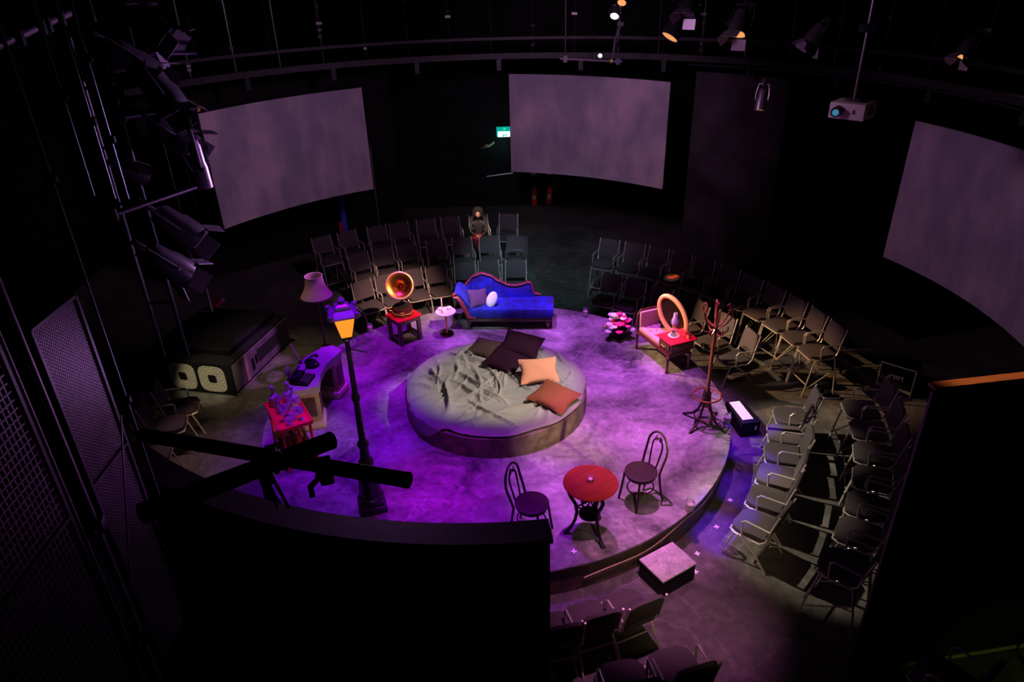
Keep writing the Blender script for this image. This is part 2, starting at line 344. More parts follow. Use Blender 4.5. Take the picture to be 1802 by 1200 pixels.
def fin(name,mb,m,parent=None,smooth=True,loc=None,auto=35):
    bm=mb.b; bmesh.ops.recalc_face_normals(bm,faces=bm.faces)
    if smooth:
        for f in bm.faces: f.smooth=True
        for e in bm.edges:
            if len(e.link_faces)==2 and e.calc_face_angle(0)>R(auto): e.smooth=False
    me=bpy.data.meshes.new(name); bm.to_mesh(me); bm.free(); me.materials.append(MT[m] if isinstance(m,str) else m)
    o=bpy.data.objects.new(name,me); COL.objects.link(o)
    if parent: o.parent=parent
    if loc is not None: o.location=loc
    return o
def tag(o,label,cat,group=None):
    o['label']=label;o['category']=cat
    if group:o['group']=group
    return o
def thing(name,label,cat,loc=(0,0,0),rz=0,group=None,rot=None):
    o=bpy.data.objects.new(name,None);COL.objects.link(o);o.location=loc;o.rotation_euler=rot if rot else (0,0,rz);o.empty_display_size=.1
    return tag(o,label,cat,group)
def struct(name,mb,m,smooth=False):
    o=fin(name,mb,m,None,smooth); o['kind']='structure'; return o
def dup(root,loc,rz,label,group=None,rot=None,scale=None):
    r=root.copy();COL.objects.link(r);r.location=loc;r.rotation_euler=rot if rot else (0,0,rz);r['label']=label
    if scale:r.scale=(scale,)*3
    if group:r['group']=group
    for ch in list(root.children):
        c=ch.copy();COL.objects.link(c);c.parent=r
        for g in ch.children:
            d=g.copy();COL.objects.link(d);d.parent=c
    return r
def P(R_,deg): a=R(deg); return (R_*math.sin(a),R_*math.cos(a))
# ------------------------------------------------------------------ room shell
struct('floor',MB().box((0,0,-.05),(20,24,.1)),'floor')
struct('ceiling',MB().box((0,0,9.55),(20,24,.1)),'black_wall')
struct('wall_back',MB().box((0,11.45,4.75),(20,.1,9.5)),'black_wall')
struct('wall_front',MB().box((0,-11.95,4.75),(20,.1,9.5)),'black_wall')
struct('wall_left',MB().box((-9.95,0,4.75),(.1,24,9.5)),'black_wall')
struct('wall_right',MB().box((9.95,0,4.75),(.1,24,9.5)),'black_wall')
# round stage
stg=thing('round_stage','large round grey concrete stage platform in the middle of the room','stage',(0,0,0))
fin('stage_top',MB().lathe([(0,.41),(3.54,.41),(3.545,.425),(3.54,.44),(0,.44)],128),'stage',stg)
fin('stage_skirt',MB().lathe([(0,0),(3.50,0),(3.50,.41),(0,.41)],128),'skirt',stg,True)
# ------------------------------------------------------------------ black walls, screens, gallery
struct('wall_grey_flat',MB().arc(7.9,8.0,0,4.35,33.5,48.2,24),'grey_wall')
struct('wall_rear_flat',MB().arc(9.3,9.4,0,4.6,-52,-16,30),'black_wall')
cur=thing('stage_drape','floor length black drape hanging in folds right of the grey flat','drape',(0,0,0))
m=MB();V=[]
for k in range(161):
    a=49+24*k/160; q=8.25+.09*math.sin(k*.55)+.03*math.sin(k*1.3); V.append((m.b.verts.new((*P(q,a),0.01)),m.b.verts.new((*P(q,a),4.5))))
for k in range(160): m.b.faces.new((V[k][0],V[k+1][0],V[k+1][1],V[k][1]))
fin('drape_cloth',m,'drape',cur); fin('hem',MB().arc(8.16,8.18,0.02,.10,49.5,72.5,20),'drape',cur)
fin('curtain_track',MB().arc(8.2,8.3,4.5,4.56,49,73,20),'matteblack',cur)
def screen(a0,a1,zb,zt,R_,c,label,px):
    t=thing('projection_screen',label,'screen',(c[0],c[1],0),0,'curved projection screens around the stage')
    fin('screen_surface',MB().arc(R_,R_+.025,zb,zt,a0,a1,48),'screen',t,True)
    fin('rear_frame',MB().arc(R_+.03,R_+.07,zb+.03,zt-.02,a0+.3,a1-.3,30),'black',t,False)
    for a in (a0+2,(a0+a1)/2,a1-2):
        x,y=P(R_+.05,a); fin('hanging_wire',MB().cyl((x,y,zt-.05),(x,y,9.5),.006,n=6),'matteblack',t)
screen(-59.6,-29.4,2.07,4.25,6.773,(.573,.506),'curved grey projection screen on the left, in front of the mesh gallery',0)
screen(12.75,44.3,2.07,4.28,6.821,(-1.135,.865),'curved grey projection screen in the middle, right of the exit sign',0)
screen(69.1,106,1.85,4.154,6.357,(.823,-.157),'curved grey projection screen on the far right, cut by the picture edge',0)
gal=thing('lighting_gallery','curved black steel gallery rail running round the room above the screens','gallery',(0,0,0))
MT['gal']=mat('gallery_black_steel',(.020,.019,.022),.5,.3); fin('ring_beam',MB().arc(7.35,7.55,4.62,4.74,-60,112,90),'gal',gal,False)
fin('upper_ring_beam',MB().arc(7.45,7.55,5.0,5.06,-60,112,90),'gal',gal,False)
fin('ring_pipe',MB().tube([(*P(7.15,a),4.52+.12*math.sin(R(a))) for a in range(34,113,2)],.022,6),'pipe',gal)
fin('deck',MB().arc(7.6,9.3,4.66,4.70,-60,112,60),'black',gal,False)
for i,a in enumerate(range(-56,111,7)):
    x,y=P(7.5,a); fin('rail_post',MB().cyl((x,y,4.62),(x,y,9.4),.020,n=6),'pipe',gal)
    for q_ in range(3):
        zc=random.uniform(4.75,8.2); fin('cross_clamp',MB().box((x,y,zc),(.07,.07,.05),random.random()),'ppipe',gal,False)
    if i%3==1: fin('cross_clamp',MB().box((x,y,5.5),(.12,.12,.05),-R(a)),'ppipe',gal,False)
    if i%2==0:
        fin('bracket',MB().box((*P(7.45,a+1.2),4.5),(.1,.06,.25),-R(a)),'pipe',gal,False)
# hanging pipe with lamp in front of the middle screen
hp=thing('lighting_bar','short horizontal lighting bar above the middle screen, carrying the dazzling lamp','lighting bar',(0,0,0))
a=D(985,103,13.2);b=D(1095,108,13.2)
fin('bar',MB().cyl(a,b,.024),'ppipe',hp)
fin('yellow_band',MB().cyl(a.lerp(b,.81),a.lerp(b,.84),.034),'yellow',hp)
fin('blue_band',MB().cyl(a.lerp(b,.88),a.lerp(b,.97),.029),'bluet',hp)
for f in (.09,.93): 
    q=a.lerp(b,f); fin('hanger',MB().cyl(q,(q.x,q.y,9.45),.016),'pipe',hp)
    fin('clamp',MB().box(q,(.07,.07,.12)),'ppipe',hp,False)
# ------------------------------------------------------------------ foreground flats
fwl=thing('curved_masking_wall','tall curved black masking wall filling the bottom left foreground','wall',(0,0,0))
fin('wall_panel',MB().arc(5.05,5.2,0,2.56,174.2,222,70),'black',fwl,False)
MT['wrail']=mat('lightened_black_rail',(.018,.015,.018),.7,noise_=((.032,.024,.028),5)); fin('top_rail',MB().arc(5.0,5.24,2.56,2.60,174.0,222,70),'wrail',fwl,False)  # rail coloured lighter than the panel to imitate grazing light
rf=thing('timber_framed_flat','tall black flat with bare timber top edge, right foreground','flat',(3.61,-4.60,0),R(8))
fin('flat_panel',MB().box((1.56,.0,1.75),(3.1,.02,3.5)),'black',rf,False)
fin('top_edge',MB().box((1.55,.02,3.51),(3.1,.09,.025)),'woodcap',rf,False)
fin('side_edge',MB().box((.010,.0,1.75),(.020,.028,3.46)),'dtube',rf,False)
fin('bottom_rail',MB().box((1.55,0.0,.05),(3.05,.05,.04)),'timber',rf,False)
fin('middle_rail',MB().box((1.55,.03,1.7),(3.0,.04,.05)),'matteblack',rf,False)
sb=thing('stage_brace','slanting pale stage brace propping the black flat on the right','brace',(0,0,0))
A=D(1770,1008,6.6);B=D(1732,1092,6.9)
A=Vector((5.62,-4.32,1.25));B=Vector((5.45,-4.9,.02))
fin('brace_pole',MB().cyl(A,B,.016),'timber',sb); fin('adjusting_clamp',MB().box(A.lerp(B,.5),(.06,.06,.09)),'iron',sb,False)
# ------------------------------------------------------------------ wire-mesh gallery side (left foreground)
XW=-2.33
def post_at(px,py=600):
    d=ray(px,py); t=(XW-CAM.x)/d.x; return CAM+d*t
def post(px,r,label,m='pipe',clamps=()):
    p=post_at(px); t=thing('scaffold_post',label,'scaffold post',(p.x,p.y,0),0,'scaffold posts of the mesh gallery')
    fin('tube',MB().cyl((0,0,0),(0,0,9.5),r,n=12),m,t)
    for z in clamps:
        c=fin('coupler',MB().box((0,0,z),(.11,.10,.09),.3,bev=.012),'pipe',t); fin('bolt',MB().cyl((.03,-.08,z),(.03,.02,z),.012),'ppipe',c)
    return p
def zat(p,py):
    lo,hi=0,9.5
    for _ in range(40):
        z=(lo+hi)/2; v=Vector((p.x,p.y,z))-CAM; y=600-F_PX*v.dot(up)/v.dot(fw)
        if y>py: lo=z
        else: hi=z
    return z
def hung(px,r,label,py,clamps):
    p=post_at(px); z0=zat(p,py); t=thing('hanging_tube',label,'scaffold tube',(p.x,p.y,0),0,'thin tubes hanging by the mesh gallery')
    fin('tube',MB().cyl((0,0,z0),(0,0,9.5),r,n=10),'teal_pipe',t)
    for z in clamps: fin('coupler',MB().box((0,0,z0+z),(.06,.055,.05),.3,bev=.008),'pipe',t)
MT['teal_pipe']=mat('greenish_steel_tube',(.16,.26,.24),.4,.5)
MT['ppost']=mat('greasy_steel_tube',(.30,.26,.30),.35,.6)
p0=post(36,.024,'thick scaffold post between the two wire mesh panels, left foreground','ppost',(2.6,3.6))
hung(187,.011,'long thin tube at the far edge of the fine mesh panel',885,(.9,2.4))
hung(245,.010,'second thin hanging tube from the left',345,(.6,1.2))
hung(277,.010,'third thin hanging tube from the left',350,(.5,1.3))
hung(298,.010,'thin hanging tube nearest the lanterns, with a small yellow tag',350,(.4,.9))
pm=post(2,.014,'thin dark post at the right edge of the barred mesh, bottom left','ppost',())
def panel(name,pa,pb,z0,z1,label,m,pat):
    t=thing(name,label,'mesh panel',((pa.x),0,0))
    ya,yb=sorted((pa.y,pb.y)); ya+=.035; yb-=.035
    fin('wire_mesh',MB().box((0,(ya+yb)/2,(z0+z1)/2),(.004,yb-ya,z1-z0)),pat,t,False)
    f=MB()
    for y in (ya,yb): f.box((0,y,(z0+z1)/2),(.03,.022,z1-z0))
    for z in (z0,z1,(z0*.4+z1*.6)): f.box((0,(ya+yb)/2,z),(.028,yb-ya,.022))
    fin('edge_frame',f,m,t,False); return t
panel('wire_mesh_panel',post_at(50),post_at(165),2.2,4.9,'fine wire mesh panel between two scaffold posts on the left','pipe','mesh_fine')
panel('barred_mesh_panel',post_at(-520),post_at(0),1.6,5.3,'coarser barred mesh panel in the bottom left corner','pipe','mesh_bars')
tr=thing('top_scaffold_tube','pale horizontal scaffold tube along the top of the mesh gallery','scaffold tube',(0,0,0))
q0=D(-30,92,4.0);q1=D(125,22,5.3)
fin('tube',MB().cyl(q0,q1,.024),'ppipe',tr)
for f in (.3,.55,.62,.8): fin('coupler',MB().box(q0.lerp(q1,f),(.1,.1,.1),.4,bev=.015),'pipe',tr)
ca=thing('hanging_cable','thin purple lit cable dangling down beside the fine mesh panel','cable',(0,0,0))
fin('cord',MB().tube([D(213,730,4.6),D(216,800,4.5),D(222,900,4.4),D(229,1015,4.3),D(233,1200,4.2)],.006,6),'ppipe',ca)
# crossing black pipes in front of the stage
for nm,lab,A,B,r in (('black_pipe','thick black pipe sloping down to the right in front of the street lamp',D(250,765,2.75),D(718,845,2.35),.027),
                  ('black_pipe','thick black pipe crossing upward to the right in front of the drinks table',D(248,904,2.12),D(583,775,2.62),.033)):
    t=thing(nm,lab,'pipe',A,0,'crossed black rigging pipes'); fin('tube',MB().cyl((0,0,0),B-A,r,n=18),'matteblack',t)
    q=(B-A); fin('end_cap',MB().cyl(q*.993,q*1.003,r*1.04,n=18),'dtube',t)
    for f in (.52,.72) if r<.03 else (.60,):
        fin('clamp',MB().box(q*f+Vector((0,0,-.02)),(.05,.06,.09),.3,bev=.01),'iron',t)
c1_=D(486,812,2.40)-t.location; c2_=D(486,806,2.66)-t.location; fin('swivel_coupler',MB().cyl(c1_,c2_,.035,n=12),'iron',t)
o0=D(548,835,2.5)-t.location
fin('hook',MB().tube([o0+Vector(v_) for v_ in ((0,0,.09),(.03,0,.03),(.02,0,-.02),(-.015,0,-.06))],.011),'iron',t)
fin('wing_bolt',MB().box(o0+Vector((-.012,0,-.075)),(.02,.012,.05),.3),'iron',t,False)
for dx in (0,.022):
    a_=D(468,838,2.40)-t.location+Vector((dx*.7,0,.02)); b_=D(488+dx*900,893,2.45)-t.location; fin('strut_rod',MB().cyl(a_,b_,.006),'matteblack',t)
# ------------------------------------------------------------------ stage lanterns
def lantern(kind,loc,target,L,r,label,group=None,pale=False,doors=True,lit=None,yaw=0):
    L*=.72;r*=.78
    d=(Vector(target)-Vector(loc)); rot=d.to_track_quat('-Z','Y').to_euler()
    t=thing(kind,label,'stage light',loc,0,group,rot)
    bm_='lanternpale' if pale and not doors else 'lantern'
    fin('housing',MB().lathe([(0,L*.55),(r*.55,L*.53),(r*.8,L*.42),(r*.85,.05),(r,0),(r*1.02,-L*.4),(r*.94,-L*.4),(r*.92,-L*.36)],18),bm_,t)
    fin('lens',MB().lathe([(0,-L*.34),(r*.6,-L*.35),(r*.92,-L*.37)],18),lit or 'glass',t)
    y=MB(); y.tube([(r*1.15,0,0),(r*1.2,0,L*.35),(r*.9,0,L*.75),(-r*.9,0,L*.75),(-r*1.2,0,L*.35),(-r*1.15,0,0)],.012); fin('yoke',y,bm_,t)
    c=fin('hook_clamp',MB().box((0,0,L*.82),(.06,.05,.12),bev=.01),'pipe',t)
    for s in (1,-1): fin('tilt_knob',MB().cyl((s*r*1.1,0,0),(s*r*1.35,0,0),.02),'dtube',t)
    if doors:
        for k in range(4):
            a=k*PI/2; M=Matrix.Rotation(a,4,'Z')@Matrix.Translation((0,r,-L*.42))@Matrix.Rotation(R(-58),4,'X')
            f=MB(); f.box((0,r*.55,0),(r*1.5,r*1.1,.006)); bmesh.ops.transform(f.b,matrix=M,verts=f.b.verts); fin('barn_door',f,'lanternpale' if k!=1 else bm_,t,False)
    return t
LG='lanterns hung on the left scaffold'
lantern('stage_lantern',D(262,45,6.2),(1.5,-2,2),.55,.17,'dark lantern with purple barn doors, topmost in the left cluster',LG)
lantern('stage_lantern',D(240,110,6.0),(1.0,3,0),.6,.15,'long teal edged lantern below the topmost left lantern',LG)
lantern('stage_lantern',D(285,165,6.1),(.5,-1,-3),.5,.19,'lantern above the yellow-ended pipe with a bright pink flap',LG)
lantern('fresnel_lantern',D(305,235,6.3),(3.0,1,-1.0),.55,.17,'box lantern with violet barn doors just under the yellow-ended pipe',LG,True)
lantern('profile_lantern',D(352,295,6.2),(-2.2,-3,-2.0),.62,.085,'slim pale profile lantern beside the left screen edge',LG,True,False)
lantern('fresnel_lantern',D(315,400,6.4),(2.0,0,-2.0),.6,.17,'large lantern with pink barn doors in the middle of the lower left cluster',LG,True)
lantern('fresnel_lantern',D(300,465,6.2),(2.0,2,-4.0),.55,.16,'lowest lantern of the left cluster with violet flaps',LG,True)
lantern('parcan_lantern',D(235,300,6.3),(3,3,0),.4,.12,'small dark can lantern hung between the two left clusters',LG,False,False)
for lab,A,B,r,mt_ in (('horizontal pipe with a yellow taped end above the upper left lanterns',D(200,206,5.9),D(349,187,6.3),.035,'pipe'),
                   ('violet lit horizontal pipe under the slim profile lantern',D(185,382,5.9),D(372,318,6.4),.026,'ppipe'),
                   ('pale pipe at the very top left above the lanterns',D(205,5,6.0),D(278,2,6.2),.04,'ppipe'),
                   ('short pale pipe stub left of the upper row of the left screen',D(245,95,6.2),D(346,92,6.5),.02,'ppipe')):
    t=thing('lighting_pipe',lab,'pipe',A,0,'lighting pipes on the left scaffold'); fin('tube',MB().cyl((0,0,0),B-A,r,n=12),mt_,t)
    q=B-A
    fin('end_band',MB().cyl(q*.965,q*1.002,r*1.25,n=12),'yellow' if 'yellow' in lab else 'pipe',t)
    fin('coupler',MB().box(q*.04,(.12,.1,.12),.4,bev=.015),'pipe',t)
lp=thing('lighting_ladder','narrow vertical lighting ladder carrying the left lanterns','ladder',D(215,300,6.3)*1.0,0)
zb=lp.location.z
for dx in (-.12,.12): fin('upright',MB().cyl((dx,0,-1.9),(dx,0,9.5-zb),.02),'pipe',lp)
for k in range(9): fin('rung',MB().cyl((-.12,0,-1.8+k*.5),(.12,0,-1.8+k*.5),.014),'pipe',lp)
sv=thing('safety_pipe','bent dark pipe curving down in front of the left screen edge','pipe',D(350,222,6.3),0)
q=sv.location
fin('tube',MB().tube([D(318,232,6.3)-q,D(335,221,6.3)-q,D(350,221,6.3)-q,D(357,240,6.3)-q,D(365,290,6.3)-q],.012),'pipe',sv)
# lanterns over the right gallery
RG='lanterns over the right hand gallery'
lantern('stage_lantern',D(1188,50,10.2),(-1.0,0,0),.5,.17,'dark lantern with red and green edge glow above the middle screen',RG,False,False,'lampr')
lantern('fresnel_lantern',D(1302,42,9.6),(1.0,-2,-1),.5,.17,'lantern with orange lit rim and violet flap above the grey flat',RG,False,True,'lampr')
lantern('profile_lantern',D(1340,178,10.6),(3.5,.5,0),.45,.10,'amber lit lantern hanging low in front of the grey flat',RG,True,False,'lampr')
lantern('fresnel_lantern',D(1436,62,9.5),(1.0,1,0),.4,.15,'lantern seen end on as a small pale violet square, top right',RG,False,True)
lantern('profile_lantern',D(1703,84,8.6),(2.5,-1.0,0),.42,.12,'bright amber and cream lantern in the top right corner',RG,True,True,'lampr')
lantern('stage_lantern',D(1215,8,9.8),(0,-2,0),.45,.16,'violet flapped lantern cut by the top picture edge',RG,False,True)
lantern('burning_lantern',D(1056,98,13.1),tuple(CAM),.3,.045,'dazzling white lamp shining straight out above the middle screen',RG,False,False,'lampw')
lantern('parcan_lantern',D(1083,22,12.0),(0,-2,.5),.3,.10,'small lantern with a white lit lens, high above the dazzling lamp',RG,False,False,'lampw2')
lantern('parcan_lantern',D(1096,-2,11.8),(0,-2,.5),.3,.10,'small orange glowing lantern at the very top edge',RG,False,False,'lampr')
dl=thing('drop_arm','thin drop arm holding the lamps above the middle screen','pipe',D(1092,42,12.6),0)
q=dl.location; fin('arm',MB().tube([D(1093,40,12.6)-q,D(1082,72,12.8)-q,D(1078,104,13.1)-q],.02),'ppipe',dl); fin('knuckle',MB().box((0,0,0),(.1,.08,.07)),'ppipe',dl,False)
# projector
pj=thing('projector','pale video projector hanging from a pole in front of the far right drape','projector',D(1500,192,9.0),R(-44))
fin('casing',MB().box((0,0,0),(.44,.40,.20),bev=.02),'projw',pj)
fin('lens_barrel',MB().cyl((-.10,-.19,0),(-.10,-.28,-.01),.065,n=18),'dark',pj); fin('lens_glass',MB().cyl((-.10,-.275,-.01),(-.10,-.286,-.01),.04,n=18),'bluel',pj)
fin('vent_grille',MB().box((.222,.02,0),(.006,.17,.11)),'dark',pj,False); fin('lens_shift_slot',MB().box((.09,-.202,.0),(.03,.006,.05)),'dark',pj,False)
fin('ceiling_pole',MB().cyl((0,0,.09),(0,0,9.5-pj.location.z),.02),'ppipe',pj); fin('mount_bracket',MB().box((0,0,.12),(.2,.16,.03),bev=.005),'dark',pj)
fin('pole_joint',MB().box((0,0,.95),(.2,.1,.1),.3,bev=.02),'pipe',pj)
# exit sign and rear wall fittings
ex=thing('exit_sign','small lit white and green emergency exit sign left of the middle screen','exit sign',D(887,243,17.0),0)
ex.location=(0.21,11.3,2.12)
fin('housing',MB().box((0,0,.09),(.42,.10,.26),bev=.01),'exitg',ex); fin('lit_panel',MB().box((0,-.055,.03),(.34,.01,.15)),'exitw',ex,False)
fin('running_figure_mark',MB().box((-.02,-.062,.0),(.035,.005,.07)).box((.03,-.062,.01),(.03,.005,.06)).box((.08,-.062,0),(.03,.005,.05)),'exitg',ex,False)
fin('charge_light',MB().ball((.02,-.06,.18),.02),'ledg',ex)
el=light('exit_glow','POINT',(0.1,10.95,1.9),2.4,(.2,1,.75),None,.1)
co=thing('wall_bracket','pale curved wall bracket lit green below the exit sign','bracket',(-.28,11.25,1.88),0)
fin('arm',MB().tube([(-.15,0,-.1),(-.05,-.12,-.06),(.08,-.15,0),(.2,-.05,.06)],.03),'tan',co); fin('cap',MB().ball((.0,-.14,-.02),(.1,.05,.05)),'tan',co)
ba=thing('push_bar','thin pale door push bar on the rear wall under the exit sign','door bar',(.02,11.36,.96),0)
fin('bar',MB().cyl((-.35,-.05,-.03),(.42,-.05,.05),.02),'white',ba)
for x in (-.3,.36): fin('end_mount',MB().box((x,-.02,0),(.05,.08,.05)),'pipe',ba,False)
FX='fire extinguishers on the rear wall'
for x,lab,c in ((1.05,'red fire extinguisher on the rear wall, left of the pair, under the middle screen','redplastic'),(1.5,'dark fire extinguisher with a pale label, right of the red one','redplastic')):
    t=thing('fire_extinguisher',lab,'fire extinguisher',(x,11.28,.05),0,FX)
    fin('cylinder',MB().lathe([(0,0),(.09,.01),(.09,.42),(.06,.5),(.03,.53),(0,.53)],16),c,t); fin('valve',MB().box((0,0,.57),(.05,.12,.07),bev=.01),'dark',t)
    fin('instruction_label',MB().lathe([(.092,.18),(.092,.32)],10,a0=R(230),a1=R(310)),'projw',t); fin('hose',MB().tube([(.03,0,.56),(.13,-.02,.45),(.12,-.02,.2)],.012),'dark',t)
    s=tag(fin('safety_notice',MB().box((x,11.38,1.05),(.16,.012,.28)),'projw',None,False),'small pale safety notice above the '+('left' if x<1.2 else 'right')+' fire extinguisher','sign','safety notices on the rear wall')
fb=thing('blue_banner','narrow blue and pale banner standing behind the left screen edge','banner',(*G(606,414,.45).xy,0),R(12))
fin('pole',MB().cyl((0,0,0),(0,0,1.9),.018),'ppipe',fb); fin('blue_cloth',MB().box((.05,-.03,1.0),(.12,.03,1.1),bev=.01),'bluep',fb); fin('red_cloth',MB().box((-.05,-.03,.62),(.10,.03,.4),bev=.01),'red',fb); fin('foot',MB().lathe([(0,0),(.14,0),(.14,.02),(0,.03)],16),'dark',fb)
sp=thing('thin_stand','thin upright stand just right of the left screen','stand',(*G(668,400,1.1).xy,0),0)
fin('pole',MB().cyl((0,0,0),(0,0,3.0),.014),'ppipe',sp); fin('foot',MB().lathe([(0,0),(.15,0),(.15,.015),(0,.03)],16),'dark',sp)
# ------------------------------------------------------------------ bed
bed=thing('round_bed','low round wooden bed base in the middle of the stage, under a grey cover','bed',(0,0,ST))
fin('side_board',MB().lathe([(0,0),(1.40,0),(1.40,.325),(1.36,.34),(0,.34)],96),'bedside',bed)
fin('mattress',MB().lathe([(0,.34),(1.33,.34),(1.35,.36),(1.33,.372),(0,.375)],96),'dark',bed)
random.seed(11)
FOLDS=[]
for k in range(46):
    a=random.uniform(0,2*PI); q=random.uniform(.15,1.15); p=Vector((q*math.cos(a),q*math.sin(a)))
    th=math.atan2(p.y+.25,p.x+.2)+random.uniform(-.9,.9) if p.x<.2 else random.uniform(0,PI)
    FOLDS.append((p,Vector((math.cos(th),math.sin(th))),random.uniform(.25,.6),random.uniform(.012,.03),random.uniform(.012,.034)*(1.3 if p.x<.1 else .7)))
# long deliberate creases like the photo's
for (x0,y0,x1,y1,wd,h) in ((.35,.55,.95,.35,.02,.03),(.5,-.1,1.1,.15,.02,.025),(.2,-.75,.9,-.55,.02,.03),(.7,.9,.75,.5,.02,.03),(-.2,-.9,.5,-.95,.02,.025),(-.6,-1.1,-.2,-.75,.02,.03),(1.0,-.3,1.2,.3,.02,.025),(-.9,.75,.1,.55,.03,.05),(-.75,.95,-.45,.5,.025,.045),(-1.1,.45,-.75,-.1,.03,.05),(-.75,.1,-.7,-.75,.03,.055),(-.3,.3,-.85,-.55,.015,.025),(.02,.3,.05,-.4,.015,.03),(-.4,.35,-.1,-.1,.015,.02),(-1.15,.2,-.8,.05,.025,.035),(-.55,1.05,-.3,.6,.03,.04),(.9,1.0,1.15,.5,.03,.035),(.2,.1,.6,-.3,.02,.025),(-1.0,.6,-.35,.5,.03,.045),(-.6,.7,-.65,.1,.02,.04),(-.5,-.2,.6,-.65,.02,.018),(-1.25,-.05,-.8,-.15,.025,.035)):
    c=Vector(((x0+x1)/2,(y0+y1)/2)); d=Vector((x1-x0,y1-y0)); FOLDS.append((c,d.normalized(),d.length/2,wd,h))
def fold(x,y):
    z=0; p=Vector((x,y))
    for c,d,L,wd,h in FOLDS:
        q=p-c; s=q.dot(d)/L
        if abs(s)>1.3: continue
        t=q.x*d.y-q.y*d.x+.03*math.sin(s*3+c.x*9)
        if abs(t)>wd*4: continue
        k_=1.9*h*math.exp(-(t/wd)**2)*max(0,1-(abs(s)/1.3)**2); z=max(z,k_)+.25*min(z,k_)
    return z+.006*noise.noise(Vector((x*5,y*5,0)))
m=MB(); V=[]; NA,NR=200,90
for i in range(NR+1):
    row=[]
    for k in range(NA):
        a=2*PI*k/NA; u=i/NR
        ang=math.degrees(a)%360
        over=1.385+.012*math.sin(a*7)+.008*math.sin(a*13+1)
        if 60<ang<118: over=1.385-.16*math.sin((ang-60)/58*PI)     # pulled back at the rear
        lobe=max(0,1-((ang-222)/17)**2)                            # corner spilling over the front left
        Rm=over+.26*lobe; rr=u*Rm; x,y=rr*math.cos(a),rr*math.sin(a)
        f=fold(x,y)
        z=.388+f*(1 if rr<1.3 else .5)
        if rr>1.40:
            e=rr-1.40; z-=e*.95; rr=1.405+.03*e+.012*math.sin(ang*.5)+.015; x,y=rr*math.cos(a),rr*math.sin(a)
        elif rr>1.34: z-=.02*(rr-1.34)/.06
        row.append(m.b.verts.new((x,y,z)))
    V.append(row)
for i in range(NR):
    for k in range(NA):
        if i==0: continue
        m.b.faces.new((V[i][k],V[i][(k+1)%NA],V[i+1][(k+1)%NA],V[i+1][k]))
c0=m.b.verts.new((0,0,.392+fold(0,0)))
for k in range(NA): m.b.faces.new((c0,V[1][k],V[1][(k+1)%NA]))
for v in V[0]: m.b.verts.remove(v)
tag(fin('bedspread',m,'cloth',None,True,(0,0,ST),80),'rumpled grey bedspread covering the round bed','bedspread')
def cushion(px,py,w,d,h,rz,tilt,m_,label,z=.93,name='cushion'):
    p=G(px,py,z); o=fin(name,MB().pillow(w,d,h),m_,None,True,p,80); o.rotation_euler=(R(tilt[0]),R(tilt[1]),R(rz)); return tag(o,label,'cushion','loose cushions on the round bed')
BZ=ST+.44
cushion(856,612,.58,.50,.14,-28,(6,0),'brownc','dull brown cushion at the back left of the bed, half under the dark ones',BZ)
cushion(918,606,.66,.55,.2,-18,(14,8),'plum','large dark plum cushion lying on top at the back edge of the bed',BZ+.12)
cushion(889,634,.60,.52,.17,-32,(8,6),'plum','second dark plum cushion, nearer the viewer and left of the peach one',BZ+.04)
cushion(948,652,.60,.46,.17,5,(28,0),'peach','light peach cushion propped up on the bed',BZ+.11)
cushion(975,697,.64,.56,.17,-38,(6,4),'rust','rust brown cushion nearest the front right rim of the bed',BZ+.04)
